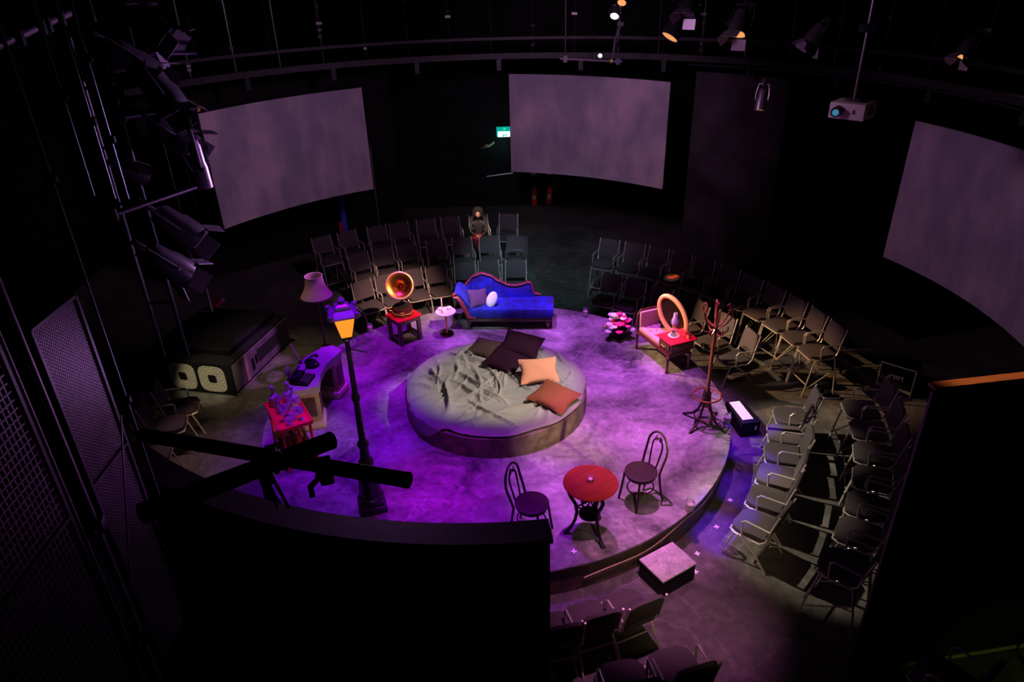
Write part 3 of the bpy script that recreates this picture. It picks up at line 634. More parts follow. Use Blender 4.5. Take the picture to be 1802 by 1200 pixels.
# ------------------------------------------------------------------ chairs
def leg_pair(t,s,zs,w,d,m_,high):
    # A-shaped side frame, back upright and arm loop
    fin('leg',MB().tube([(s*w,-.275,0),(s*w,-.20,zs*.6),(s*w,-.15,zs-.035)],.0125,7),m_,t)
    fin('leg',MB().tube([(s*w,.30,0),(s*w,.14,zs*.5),(s*w,-.10,zs-.035)] if not high else [(s*w,.30,0),(s*w,.26,zs*.5),(s*w,.20,zs-.035)],.0125,7),m_,t)
    fin('back_upright',MB().tube([(s*w*.96,.17,zs-.04),(s*w*.96,.235,zs+.03),(s*w*.96,.265,zs+.20),(s*w*.93,.335,zs+.46)],.0125,7),m_,t)
    if high or s>0: fin('armrest',MB().tube([(s*w,-.06,zs-.03),(s*w,-.075,zs+.17),(s*w,-.04,zs+.205),(s*w,.27,zs+.20)],.0125,7),m_,t)
def make_chair(name,label,zs,high,m_='tube',fab='fabric'):
    t=thing(name,label,'chair'); w,d=.235,.42
    f=MB(); f.prism([(-.225,.19),(-.225,-.13),(-.19,-.20),(-.12,-.235),(.12,-.235),(.19,-.20),(.225,-.13),(.225,.19),(.18,.22),(-.18,.22)],zs-.03,zs+.028); bmesh.ops.bevel(f.b,geom=[e for e in f.b.edges if abs(e.verts[0].co.z-e.verts[1].co.z)<1e-4],offset=.018,segments=2,affect='EDGES',profile=.6); fin('seat',f,fab,t)
    f=MB(); f.prism([(-.215,-.18),(.215,-.18),(.215,.10),(.19,.17),(.13,.20),(-.13,.20),(-.19,.17),(-.215,.10)],-.024,.024,Matrix.Rotation(R(90),4,'X')); bmesh.ops.bevel(f.b,geom=[e for e in f.b.edges if abs(e.verts[0].co.y-e.verts[1].co.y)<1e-4],offset=.014,segments=2,affect='EDGES',profile=.6)
    bmesh.ops.transform(f.b,matrix=Matrix.Translation((0,.275,zs+.265))@Matrix.Rotation(R(-13),4,'X'),verts=f.b.verts); fin('backrest',f,fab,t)
    for s in (-1,1): leg_pair(t,s,zs,w,d,m_,high)
    fin('seat_frame',MB().tube([(-.232,-.15,zs-.045),(-.19,-.225,zs-.045),(.19,-.225,zs-.045),(.232,-.15,zs-.045),(.228,.18,zs-.045),(-.228,.18,zs-.045)],.0135,6,True),m_,t)
    if high:
        fin('footrest',MB().cyl((-w,-.25,.24),(w,-.25,.24),.011,n=7),m_,t)
        for s in (-1,1): fin('side_brace',MB().cyl((s*w,-.26,.12),(s*w,.24,.46),.009,n=6),m_,t)
    else: fin('back_rail',MB().cyl((-w,.16,zs*.45),(w,.16,zs*.45),.010,n=7),m_,t)
    return t
low=make_chair('stacking_chair','',.44,False); high=make_chair('high_chair','',.72,True)
first={id(low):True,id(high):True}
def put(proto,x,y,label,group,face=None,jit=0,z=0):
    fx,fy=face if face else (-x,-y)
    rz=math.atan2(fx,-fy)+R(jit)
    if first[id(proto)]:
        first[id(proto)]=False; proto.location=(x,y,z); proto.rotation_euler=(0,0,rz); proto['label']=label; proto['group']=group; return proto
    return dup(proto,(x,y,z),rz,label,group)
ORD=['first','second','third','fourth','fifth','sixth','seventh','eighth','ninth','tenth','eleventh']
random.seed(3)
for i,a in enumerate((30.7,37.6,45.2,56.0,65.0,73.2)):
    x,y=P(4.25,a); put(low,x,y,f'low chair, {ORD[i]} from the aisle in the front row of the right rear bank','low front chairs, right rear bank',None,random.uniform(-5,5)+(-22 if i==3 else 0))
for i,a in enumerate((25.3,31.3,36.6,41.9,47.4,53.2,58.8,64.3,69.9,75.3,80.7)):
    x,y=P(5.39,a); ex_=''
    put(high,x,y,f'tall audience chair, {ORD[i]}{ex_} from the aisle, back row, right rear bank','tall back row chairs, right rear bank',None,random.uniform(-3,3))
for i,a in enumerate((-34.8,-28.8,-21.8,-15.6,-8.6,-2.1,4.8)):
    x,y=P(4.5,a); put(low,x,y,f'low chair, {ORD[i]} from the left in the front row behind the gramophone and chaise','low front chairs, left rear bank',None,random.uniform(-5,5))
for i,a in enumerate((-31.8,-26.4,-20.5,-13.9,-7.9,-1.6)):
    x,y=P(5.27,a); put(high,x,y,f'tall chair, {ORD[i]} from the left in the middle row of the left rear bank','tall middle row chairs, left rear bank',None,random.uniform(-4,4))
for i,a in enumerate((-34,-29,-23.5,-19,-14,-9.0,-3.5,2.0)):
    x,y=P(6.75,a); put(high,x,y,f'tall shadowy chair, {ORD[i]} from the left in the rearmost row of the left bank','tall rearmost chairs, left rear bank',None,random.uniform(-6,6))
wht=make_chair('pale_framed_chair','tall chair with a thick pale tubular frame at the aisle end, left rear bank',.72,True,'ppipe')
x,y=P(5.25,4.6); wht.location=(x,y,0); wht.rotation_euler=(0,0,math.atan2(-x,y))
fin('arched_tube',MB().tube([(-.22,-.24,.55),(-.22,-.27,.85),(-.17,-.27,1.0),(-.08,-.26,1.06),(.08,-.26,1.06),(.17,-.27,1.0),(.22,-.27,.85),(.22,-.24,.55)],.024,8),'ppipe',wht)
fin('crossbar',MB().cyl((-.2,-.265,.80),(.2,-.265,.80),.018),'ppipe',wht)
for i,(px,py) in enumerate(((1392,733),(1381,765),(1377,799),(1365,838),(1350,878),(1329,924))):
    p=G(px,py,.44); put(low,p.x,p.y,f'low chair, {ORD[i]} from the back in the column right of the stage edge','low chairs right of the stage',None,random.uniform(-3,3))
for i,(px,py) in enumerate(((1516,720),(1530,756),(1536,798),(1536,842),(1526,890),(1510,938),(1484,996))):
    p=G(px,py,.72); put(high,p.x,p.y,f'tall dark chair, {ORD[i]} from the back, beside the timber topped flat','tall chairs along the right hand flat',None,random.uniform(-3,3))
for i,(px,py,lab) in enumerate(((1035,1092,'low chair seen from behind, left of the pair at the front edge of the stage'),(1105,1072,'low chair seen from behind, right of the pair nearest the step box'),(975,1112,'low chair mostly hidden by the end of the curved masking wall'))):
    p=G(px,py,.44); put(low,p.x,p.y,lab,'low chairs in the bottom centre',None,4)
for i,(px,py,lab) in enumerate(((1190,1180,'dark tall chair at the bottom edge, right of centre'),(1100,1203,'dark tall chair cut by the bottom picture edge, left of the other'),(1660,1195,'faint chair behind the timber topped flat in the bottom right corner'))):
    p=G(px,py,.72); put(high,p.x,p.y,lab,'dark chairs along the bottom edge',None,-3)
for i,(px,py,lab) in enumerate(((340,742,'low dark chair with orange lit legs, in front of the lettered case'),(318,775,'low dark chair left of the case, second of the three near the black pipe'),(290,832,'low dark chair on the left, lowest of the three, partly under the black pipe'))):
    p=G(px,py,.2); put(low,p.x-.15,p.y+.1,lab,'low chairs on the left side',(1,.25),0)
# orange item on a tall chair
p=Vector((*P(5.35,41.9),.755)); o=fin('folded_scarf',MB().ball((0,0,0),(.10,.06,.022)).ball((.1,.03,.01),(.07,.05,.02)),'orange',None,True,p); tag(o,'small bright orange folded scarf on a tall chair seat','scarf')
# ------------------------------------------------------------------ seated person
def person():
    x,y=P(6.72,-4.2)
    t=thing('person','seated person with big round dark hair, black top and red skirt, hands in lap','person',(-.44,6.60,.17),0)
    t.scale=(.78,.78,.78)
    pts=[(0,.02,.80),(0,.03,.98),(0,.04,1.20),(0,.03,1.32),(0,-.01,1.43),   # pelvis spine neck head base
         (0,-.02,1.50),
         (-.19,.03,1.24),(-.25,-.10,1.02),(-.07,-.27,.90),
         (.19,.03,1.24),(.25,-.10,1.02),(.07,-.27,.90),
         (-.10,-.02,.80),(-.11,-.42,.79),(-.10,-.44,.40),(-.10,-.52,.30),
         (.10,-.02,.80),(.11,-.42,.79),(.10,-.44,.40),(.10,-.52,.30)]
    rad=[.15,.12,.14,.055,.06,.05,.06,.045,.03,.06,.045,.03,.09,.07,.05,.035,.09,.07,.05,.035]
    ed=[(0,1),(1,2),(2,3),(3,4),(4,5),(2,6),(6,7),(7,8),(2,9),(9,10),(10,11),(0,12),(12,13),(13,14),(14,15),(0,16),(16,17),(17,18),(18,19)]
    me=bpy.data.meshes.new('body'); me.from_pydata(pts,ed,[]); o=bpy.data.objects.new('body',me); COL.objects.link(o); o.parent=t
    sk=o.modifiers.new('skin','SKIN'); 
    for v,r_ in zip(me.skin_vertices[0].data,rad): v.radius=(r_,r_)
    me.skin_vertices[0].data[0].use_root=True
    o.modifiers.new('sub','SUBSURF').levels=2; o.modifiers['sub'].render_levels=2; me.materials.append(MT['dark'])
    hd=MB().ball((0,-.03,1.52),(.078,.095,.112),18)
    hd.ball((0,-.125,1.515),(.014,.02,.022),8).ball((-.08,-.02,1.52),(.012,.02,.03),8).ball((.08,-.02,1.52),(.012,.02,.03),8).ball((0,-.112,1.47),(.03,.012,.009),8)
    h=fin('head',hd,'skin',t)
    fin('eyes',MB().ball((-.03,-.118,1.54),.011,8).ball((.03,-.118,1.54),.011,8),'dark',h)
    fin('hair',MB().ball((0,.045,1.58),(.165,.14,.155),18).ball((-.11,.03,1.50),(.06,.08,.10),12).ball((.11,.03,1.50),(.06,.08,.10),12),'hair',t)
    for s in (-1,1):
        hb=MB(); hb.ball((s*.03,-.29,.925),(.038,.045,.018),12,rz=s*.5)
        for k in range(4): hb.tube([(s*(.055-.018*k),-.315,.925),(s*(.04-.018*k),-.35+.003*k,.925),(s*(.03-.018*k),-.375+.004*abs(k-1),.912)],[.009,.008,.007],6)
        hb.tube([(s*.0,-.28,.93),(s*-.01,-.31,.94),(s*-.012,-.33,.935)],[.010,.009,.008],6)
        fin('hand',hb,'skin',t)
    sk_=MB()
    sk_.lathe([(.0,0),(.19,0),(.185,.10),(.15,.16),(.0,.17)],20); bmesh.ops.transform(sk_.b,matrix=Matrix.Translation((0,-.13,.735))@Matrix.Diagonal((1.1,1.45,1,1)),verts=sk_.b.verts)
    sk_.prism([(-.2,-.38),(.2,-.38),(.12,-.44),(-.12,-.44)],.52,.84)
    fin('red_skirt',sk_,'red',t)
    return t
person()
# ------------------------------------------------------------------ chaise longue
a=G(824,580,ST);b=G(966,580,ST); c=(a+b)/2; rz=math.atan2(b.y-a.y,b.x-a.x)
ch=thing('chaise_longue','deep blue velvet chaise longue with carved red wood trim, at the back of the stage','chaise longue',(c.x,c.y,ST),rz)
X0,X1,Y0,Y1=-.80,.84,0,.62
fin('wooden_base',MB().box((0.01,.31,.205),(1.58,.58,.07),bev=.012).box((0.01,.015,.19),(1.6,.02,.05)),'darkwood',ch)
for x in (-.74,.74):
    for y in (.03,.58):
        l=fin('leg',MB().lathe([(0,0),(.022,0),(.03,.02),(.018,.05),(.035,.09),(.045,.13),(.03,.16),(.045,.20),(0,.20)],12,(x,y,0)),'darkwood',ch)
        fin('brass_castor',MB().cyl((x-.012,y,.018),(x+.012,y,.018),.018),'brass',l)
m=MB()
prof=[(-.80,.40),(-.5,.40),(.82,.40)]
m.box((.06,.30,.33),(1.58,.62,.20),bev=.06); fin('seat_cushion',m,'velvet',ch)
def bh(x):   # height of back above the base, along x
    P_=[(-.86,.62),(-.78,.72),(-.68,.83),(-.52,.885),(-.36,.84),(-.20,.73),(-.02,.645),(.12,.63),(.26,.66),(.36,.70),(.42,.68),(.445,.58),(.47,.47),(.60,.44)]
    for (x0,y0),(x1,y1) in zip(P_,P_[1:]):
        if x<=x1: u=(x-x0)/(x1-x0); u=max(0,u); u=u*u*(3-2*u)*.6+u*.4; return y0+(y1-y0)*u
    return .44
m=MB();V=[]
for k in range(61):
    x=-.84+1.32*k/60; h=bh(x)-.03
    V.append([m.b.verts.new(q) for q in ((x,.50,.26),(x,.50+.01,.40),(x,.545,h-.02),(x,.58,h),(x,.62,h-.01),(x,.64,.26))])
for k in range(60):
    for i in range(6): m.b.faces.new((V[k][i],V[k][(i+1)%6],V[k+1][(i+1)%6],V[k+1][i]))
m.b.faces.new(V[0]);m.b.faces.new(list(reversed(V[-1]))); fin('backrest',m,'velvet',ch,True,None,60)
m=MB();pts=[(-.86+1.46*k/70,.605,bh(-.86+1.46*k/70)+.004) for k in range(71)]
m.tube(pts,.032,8); fin('carved_top_rail',m,'redwood',ch)
fin('beading',MB().tube([(x,y-.036,z+.012) for x,y,z in pts],.008,6),'pinkfab',ch)
# raised scrolled head end on the left
m=MB();V=[]
pr=[(-.62,.40),(-.70,.45),(-.78,.56),(-.86,.68),(-.93,.73),(-1.0,.71),(-1.01,.64),(-.95,.58),(-.88,.48),(-.82,.36),(-.80,.26),(-.62,.26)]
A=[m.b.verts.new((x,.04,z)) for x,z in pr];B=[m.b.verts.new((x,.58,z)) for x,z in pr]
m.b.faces.new(A);m.b.faces.new(list(reversed(B)))
for i in range(len(pr)): m.b.faces.new((A[i],A[(i+1)%len(pr)],B[(i+1)%len(pr)],B[i]))
fin('head_roll',m,'velvet',ch,True,None,60)
fin('scroll_arm_front',MB().tube([(-.60,.02,.24),(-.74,.02,.26),(-.80,.02,.40),(-.86,.02,.55),(-.93,.02,.66),(-1.0,.02,.66),(-1.0,.02,.72),(-.95,.02,.735)],[.03,.04,.04,.035,.03,.028,.028,.02],8),'redwood',ch)
def onch(x,y,z): return ch.matrix_basis@Vector((x,y,z)) if False else Vector((c.x,c.y,ST))+Matrix.Rotation(rz,3,'Z')@Vector((x,y,z))
o=fin('scatter_cushion',MB().pillow(.42,.36,.13),'violetc',None,True,onch(-.56,.22,.55),80); o.rotation_euler=(R(58),R(12),rz+R(38)); tag(o,'muted violet cushion leaning at the head of the blue chaise','cushion')
o=fin('oval_bolster',MB().ball((0,0,0),(.10,.045,.155),20),'whitec',None,True,onch(-.30,.14,.56)); o.rotation_euler=(R(-22),R(22),rz); tag(o,'bright white oval cushion on the blue chaise','cushion')
# ------------------------------------------------------------------ gramophone and its stool
s0=G(710,592,ST); s0=Vector((-1.70,2.30,ST)); rs=R(42)
rs=math.atan2(1.93-2.25,-1.72+1.99)
st=thing('red_topped_stool','square dark stool with a bright red top under the gramophone','stool',(-1.69,2.22,ST),rs)
fin('red_top',MB().box((0,0,.50),(.44,.50,.035),bev=.006),'redpaint',st); fin('apron',MB().box((0,0,.445),(.40,.46,.07)),'darkwood',st,False)
for x in (-.175,.175):
    for y in (-.2,.2): fin('leg',MB().box((x,y,.21),(.065,.065,.42),bev=.004),'darkwood',st)
for y in (-.2,.2): fin('stretcher',MB().box((0,y,.12),(.30,.03,.04)),'darkwood',st,False)
gr=thing('gramophone','antique gramophone with a shining brass horn on the red topped stool','gramophone',(-1.69,2.24,ST+.5175),R(4))
fin('wooden_case',MB().lathe([(0,0),(.19,0),(.19,.03),(.165,.04),(.165,.12),(.185,.13),(.185,.155),(0,.155)],8),'mahog',gr)
fin('turntable',MB().lathe([(0,.155),(.14,.155),(.14,.17),(0,.172)],28),'dark',gr)
fin('moulding',MB().lathe([(.19,.045),(.205,.055),(.19,.065)],8),'brass',gr)
fin('badge',MB().box((0,-.162,.085),(.06,.006,.03)),'brass',gr,False)
hn=MB().lathe([(.015,.0),(.02,.08),(.035,.16),(.07,.23),(.13,.285),(.20,.31),(.235,.315),(.24,.305),(.20,.298),(.13,.27),(.065,.215),(.03,.15),(.012,.07)],28)
bmesh.ops.transform(hn.b,matrix=Matrix.Translation((.0,.14,.47))@Matrix.Rotation(R(62),4,'X')@Matrix.Rotation(0,4,'Y'),verts=hn.b.verts)
fin('brass_horn',hn,'brassd',gr); hr=MB().tube([(.235*math.cos(2*PI*i/40),.235*math.sin(2*PI*i/40),.31) for i in range(40)],.016,8,True); bmesh.ops.transform(hr.b,matrix=Matrix.Translation((.0,.14,.47))@Matrix.Rotation(R(62),4,'X'),verts=hr.b.verts); fin('horn_rim',hr,'brass',gr); fin('horn_elbow',MB().tube([(.0,.14,.47),(.0,.17,.42),(.0,.16,.30),(0,.14,.17)],.018),'brass',gr)
fin('tone_arm',MB().tube([(0,.12,.22),(-.05,.02,.20),(-.08,-.05,.185)],.012),'dark',gr); fin('crank_handle',MB().tube([(-.16,0,.08),(-.24,-.01,.08),(-.24,-.01,.14),(-.28,-.01,.14)],.010),'brass',gr)
# candle jars around the stage edge
def jar(px,py,label,h=.17,z=ST):
    p=G(px,py,z); t=thing('candle_jar',label,'candle jar',p,0,'glass candle jars around the stage edge')
    fin('glass',MB().lathe([(0,0),(.05,0),(.055,.02),(.055,h*.75),(.042,h*.85),(.045,h),(.040,h),(.037,h*.85),(.05,h*.73),(.05,.02),(0,.012)],18),'glass',t)
    fin('candle',MB().lathe([(0,.014),(.046,.014),(.046,h*.62),(0,h*.62)],16),'wax',t); return t
jar(652,584,'candle jar on the back left rim of the stage, beside the gramophone stool')
jar(1030,556,'candle jar on the back rim of the stage, right of the blue chaise')
jar(1279,744,'candle jar on the right rim of the stage, near the coat stand')
jar(1213,897,'candle jar on the front right rim of the stage, behind the bentwood chair')
# round white side table
t=thing('round_side_table','small round white topped pedestal table left of the blue chaise','side table',(*G(787,588,ST).xy,ST))
fin('table_top',MB().lathe([(0,.46),(.185,.46),(.19,.47),(.185,.48),(0,.48)],32),'white',t); fin('pedestal',MB().lathe([(0,.02),(.02,.02),(.014,.1),(.028,.16),(.014,.22),(.02,.36),(.014,.44),(.05,.46),(0,.46)],14),'brass',t); fin('foot',MB().lathe([(0,0),(.13,0),(.12,.015),(.03,.03),(0,.03)],24),'darkwood',t)
tb=t.location
k=thing('candlestick','tall pale taper candle in a holder on the white side table','candle',tb+Vector((-.05,-.08,.48)))
fin('taper',MB().cyl((0,0,.03),(0,0,.30),.012,n=10),'wax',k); fin('holder',MB().lathe([(0,0),(.035,0),(.02,.012),(.016,.05),(0,.05)],14),'brass',k)
k=thing('tea_cup','white cup and saucer at the back right of the white side table','cup',tb+Vector((.07,.04,.48)))
fin('cup_bowl',MB().lathe([(0,.012),(.025,.014),(.042,.045),(.045,.065),(.040,.065),(.036,.045),(0,.02)],18),'white',k); fin('saucer',MB().lathe([(0,0),(.06,.004),(.065,.012),(0,.008)],18),'white',k); fin('handle',MB().tube([(.042,0,.055),(.065,0,.045),(.04,0,.025)],.004),'white',k)
k=thing('small_bowl','small white bowl at the left of the white side table','bowl',tb+Vector((-.10,.05,.48)))
fin('bowl_body',MB().lathe([(0,0),(.025,0),(.05,.04),(.046,.04),(.022,.008),(0,.008)],16),'white',k)
# ------------------------------------------------------------------ floor lamp
t=thing('floor_lamp','unlit standard lamp with a bell shaped mauve shade at the left rear rim','floor lamp',(-3.12,1.98,ST))
fin('pole',MB().lathe([(0,.02),(.03,.02),(.018,.06),(.018,.4),(.026,.43),(.018,.46),(.016,1.1),(0,1.1)],12),'mahog',t); fin('base',MB().lathe([(0,0),(.13,0),(.13,.015),(.05,.04),(0,.04)],24),'mahog',t)
sh=fin('bell_shade',MB().lathe([(.275,1.03),(.265,1.06),(.20,1.16),(.165,1.27),(.15,1.38),(.155,1.42),(.145,1.42),(.14,1.38),(.155,1.27),(.19,1.16),(.255,1.06),(.265,1.03)],36),'lampshade',t)
fin('trim_band',MB().lathe([(.279,1.03),(.283,1.045),(.275,1.055)],36),'violetc',sh); fin('shade_carrier',MB().cyl((-.15,0,1.36),(.15,0,1.36),.004).cyl((0,-.15,1.36),(0,.15,1.36),.004).cyl((0,0,1.08),(0,0,1.37),.008),'dark',t)
# ------------------------------------------------------------------ street lamp
t=thing('street_lamp','black Victorian street lamp post with a glowing amber lantern, left front of the stage','street lamp',(-1.58,-2.32,ST),R(18))
t.scale=(1,1,1.0)
fin('plinth',MB().box((0,0,.05),(.34,.34,.10),bev=.015).box((0,0,.13),(.29,.29,.07),bev=.01),'lampmetal',t)
fin('pedestal_box',MB().lathe([(0,.16),(.165,.16),(.165,.20),(.14,.22),(.125,.48),(.15,.50),(.15,.55),(.10,.58),(0,.58)],8),'lampmetal',t)
fin('column',MB().lathe([(0,.56),(.09,.58),(.075,.66),(.095,.70),(.095,.74),(.06,.80),(.05,.95),(.07,.98),(.07,1.02),(.042,1.06),(.036,1.62),(.052,1.64),(.052,1.70),(.034,1.73),(.028,2.44),(.05,2.47),(0,2.47)],18),'lampmetal',t)
fin('ladder_bar',MB().cyl((-.0,0,2.33),(.20,-.04,2.26),.010),'lampmetal',t)
ln=fin('lantern_frame',MB().lathe([(0,2.46),(.075,2.46),(.08,2.49),(.0,2.50)],4,a0=PI/4,a1=PI/4+2*PI),'lampmetal',t,False)
gl=MB().lathe([(.0,2.50),(.085,2.50),(.165,2.76),(.0,2.76)],4,a0=PI/4,a1=PI/4+2*PI); fin('amber_panes',gl,'amber',t,False)
cr=MB()
for k in range(4):
    a=PI/4+k*PI/2; cr.cyl((.087*math.cos(a),.087*math.sin(a),2.49),(.17*math.cos(a),.17*math.sin(a),2.77),.007,n=6)
fin('corner_bars',cr,'lampmetal',t)
fin('lantern_roof',MB().lathe([(0,2.755),(.21,2.755),(.225,2.775),(.21,2.785),(.11,2.84),(.115,2.86),(.10,2.88),(.04,2.90),(0,2.90)],4,a0=PI/4,a1=PI/4+2*PI),'lantroof',t,False)
for k in range(4):
    a=PI/4+k*PI/2; fin('corner_ornament',MB().box((.205*math.cos(a),.205*math.sin(a),2.795),(.05,.05,.05),a),'lantroof',t,False)
fin('finial',MB().lathe([(0,2.88),(.035,2.895),(.015,2.91),(.04,2.93),(.03,2.95),(.01,2.965),(0,2.985)],14),'lantroof',t)
light('street_lamp_glow','POINT',(-1.58,-2.32,ST+2.32),5,(1,.45,.1),None,.04)
# ------------------------------------------------------------------ curved desk
outer=[(-2.91,-.66),(-3.03,-.30),(-3.05,.05),(-2.98,.35),(-2.78,.66),(-2.62,.72)]
inner=[(-2.44,.55),(-2.50,.38),(-2.60,.10),(-2.62,-.20),(-2.57,-.52)]
poly=outer+inner
t=thing('curved_desk','violet lit kidney shaped writing desk on two pale pedestals, left edge of the stage','desk',(0,0,0))
fin('desk_top',MB().prism(poly,1.13,1.17),'deskt',t,False)
ap=[(x*.97-.085,y*.95) for x,y in poly]
fin('apron',MB().prism(ap,1.05,1.13),'deskt',t,False)
for (x,y,r_,w_) in ((-2.80,-.38,12,.42),(-2.66,.44,-14,.34)):
    p=thing('tmp','','',(0,0,0)); bpy.data.objects.remove(p)
    q=fin('pedestal',MB().box((x,y,.80),(.34,w_-.08,.50),R(r_),bev=.01),'tan',t); fin('plinth',MB().box((x,y,ST+.06),(.42,w_,.12),R(r_),bev=.03),'cream',t)
    cc=math.cos(R(r_));ss=math.sin(R(r_))
    fin('carved_panel',MB().box((x+.175*cc,y+.175*ss,.82),(.012,w_-.18,.34),R(r_)),'darkwood',q,False)
    fin('side_panel',MB().box((x+(w_-.08)/2*ss+.0,y-(w_-.08)/2*cc,.82),(.22,.012,.34),R(r_)),'darkwood',q,False)
k=thing('typewriter','dark vintage typewriter on the near part of the curved desk','typewriter',(-2.86,-.36,1.17),R(80))
fin('body',MB().prism([(-.14,-.16),(.14,-.16),(.14,.12),(-.14,.12)],0,.05).box((0,.05,.08),(.26,.14,.07),bev=.015),'case',k); fin('platen_roller',MB().cyl((-.19,.10,.13),(.19,.10,.13),.02),'dark',k)
kk=MB()
for i in range(4):
    for j in range(9): kk.cyl((-.11+j*.027,-.14+i*.03,.05+i*.01),(-.11+j*.027,-.14+i*.03,.06+i*.01),.009,n=8)
fin('keys',kk,'alu',k)
k=thing('rotary_telephone','old black rotary telephone at the middle of the curved desk','telephone',(-2.80,.08,1.17),R(60))
fin('phone_body',MB().lathe([(0,0),(.11,0),(.10,.03),(.065,.09),(.05,.10),(0,.10)],16),'case',k); fin('dial',MB().lathe([(0,0),(.045,0),(.045,.008),(0,.01)],20,(0,-.06,.055)),'alu',k); fin('handset',MB().tube([(-.12,0,.10),(-.11,0,.14),(-.04,0,.155),(.04,0,.155),(.11,0,.14),(.12,0,.10)],[.028,.022,.015,.015,.022,.028]),'case',k)
k=thing('hand_mirror','small oval mirror on a stand beside the near left corner of the desk','mirror',(-3.02,-.40,1.17),R(60))
fin('oval_frame',MB().ball((0,0,.20),(.055,.012,.085),18),'alu',k); fin('stem',MB().lathe([(0,0),(.04,0),(.012,.015),(.008,.12),(0,.12)],12),'brass',k)
k=thing('feather_pen','pale wooden stick standing up at the back of the curved desk','pen',(-3.0,.16,1.17),0)
fin('shaft',MB().cyl((0,0,.05),(-.12,.06,.32),.010),'cream',k); fin('ink_pot',MB().lathe([(0,0),(.03,0),(.03,.04),(.015,.055),(0,.055)],12),'dark',k)
# ------------------------------------------------------------------ drinks table
q=[(-3.26,-.91),(-2.87,-1.59),(-2.48,-1.34),(-2.85,-.62)]; cx=sum(a for a,b in q)/4; cy=sum(b for a,b in q)/4; ra=math.atan2(-1.59+.91,-2.87+3.26)
t=thing('drinks_trolley','red topped drinks trolley crowded with glassware at the left rim of the stage','table',(cx,cy,ST),ra)
fin('red_top',MB().box((0,0,.66),(.80,.46,.03),bev=.005),'redpaint',t)
rm=MB()
for y in (-.225,.225): rm.box((0,y,.685),(.80,.02,.03))
for x in (-.39,.39): rm.box((x,0,.685),(.02,.46,.03))
fin('gallery_rim',rm,'redpaint',t,False)
fin('lower_shelf',MB().box((0,0,.20),(.72,.40,.02)),'darkwood',t,False)
for x in (-.36,.36):
    for y in (-.19,.19): fin('leg',MB().tube([(x*1.08,y*1.08,0),(x,y,.30),(x,y,.65)],.020),'redpaint',t)
TM=Matrix.Translation((cx,cy,ST))@Matrix.Rotation(ra,4,'Z')
def on(x,y,z): return TM@Vector((x,y,z))
def wine(name,loc,label,cat,kind,grp,mt_='purpleglass'):
    t=thing(name,label,cat,loc,0,grp); t.scale=(1.15,1.15,1.15)
    if kind=='goblet':
        fin('bowl',MB().lathe([(.006,.075),(.03,.09),(.04,.12),(.036,.16),(.033,.16),(.036,.12),(.027,.093),(0,.082)],14),mt_,t); fin('stem',MB().lathe([(0,0),(.034,.002),(.006,.010),(.005,.075),(0,.078)],14),mt_,t)
    elif kind=='tumbler': fin('glass_body',MB().lathe([(0,0),(.034,0),(.040,.095),(.036,.095),(.031,.01),(0,.01)],14),mt_,t)
    elif kind=='decanter':
        fin('glass_body',MB().lathe([(0,0),(.06,0),(.068,.03),(.06,.12),(.02,.16),(.018,.22),(.026,.23),(0,.23)],16),mt_,t); fin('stopper',MB().ball((0,0,.255),.026,12),mt_,t)
    else:
        fin('glass_body',MB().lathe([(0,0),(.036,0),(.037,.16),(.014,.21),(.013,.28),(0,.28)],14),mt_,t); fin('cap',MB().cyl((0,0,.28),(0,0,.30),.016),'brass',t)
    return t
GR='glassware on the drinks trolley'
items=[('decanter',-.31,-.10,'squat glass decanter in the left corner of the drinks trolley'),('decanter',-.30,.10,'glass decanter at the back left of the drinks trolley'),('decanter',-.17,.13,'glass decanter second along the back of the drinks trolley'),
('goblet',-.20,-.06,'stemmed glass beside the left corner decanter'),('goblet',-.08,.06,'stemmed glass in the middle of the drinks trolley'),('goblet',-.02,.15,'stemmed glass near the desk side of the trolley'),
('tumbler',-.06,-.08,'tumbler left of the centre of the drinks trolley'),('goblet',.06,-.02,'stemmed glass just right of the middle of the trolley'),('tumbler',.10,.10,'tumbler on the desk side half of the drinks trolley'),
('goblet',.16,-.10,'stemmed glass nearest the front left rim of the trolley'),('tumbler',.20,.02,'tumbler towards the near end of the drinks trolley'),('goblet',.25,.12,'stemmed glass at the near right corner of the trolley'),('tumbler',.29,-.05,'tumbler closest to the near rim of the drinks trolley')]
nm={'decanter':'decanter','goblet':'stemmed_glass','tumbler':'tumbler'}
for kd,x,y,lab in items: wine(nm[kd],on(x,y,.675),lab,'glass' if kd!='decanter' else 'decanter',kd,GR)
for i,(x,y,m_,lab) in enumerate(((.30,-.12,'bottle','brown bottle on the lower trolley shelf, front left'),(.31,.0,'orangeglow','orange bottle on the lower trolley shelf, front middle'),(.30,.11,'bottle','brown bottle on the lower trolley shelf, front right'),(.18,-.08,'bottle','brown bottle on the lower trolley shelf, behind the front left one'),(.18,.06,'orangeglow','orange bottle on the lower trolley shelf, second row'),(.05,-.02,'bottle','brown bottle furthest back on the lower trolley shelf'))):
    wine('spirit_bottle',on(x,y,.21),lab,'bottle','bottle','bottles on the trolley shelf',m_)
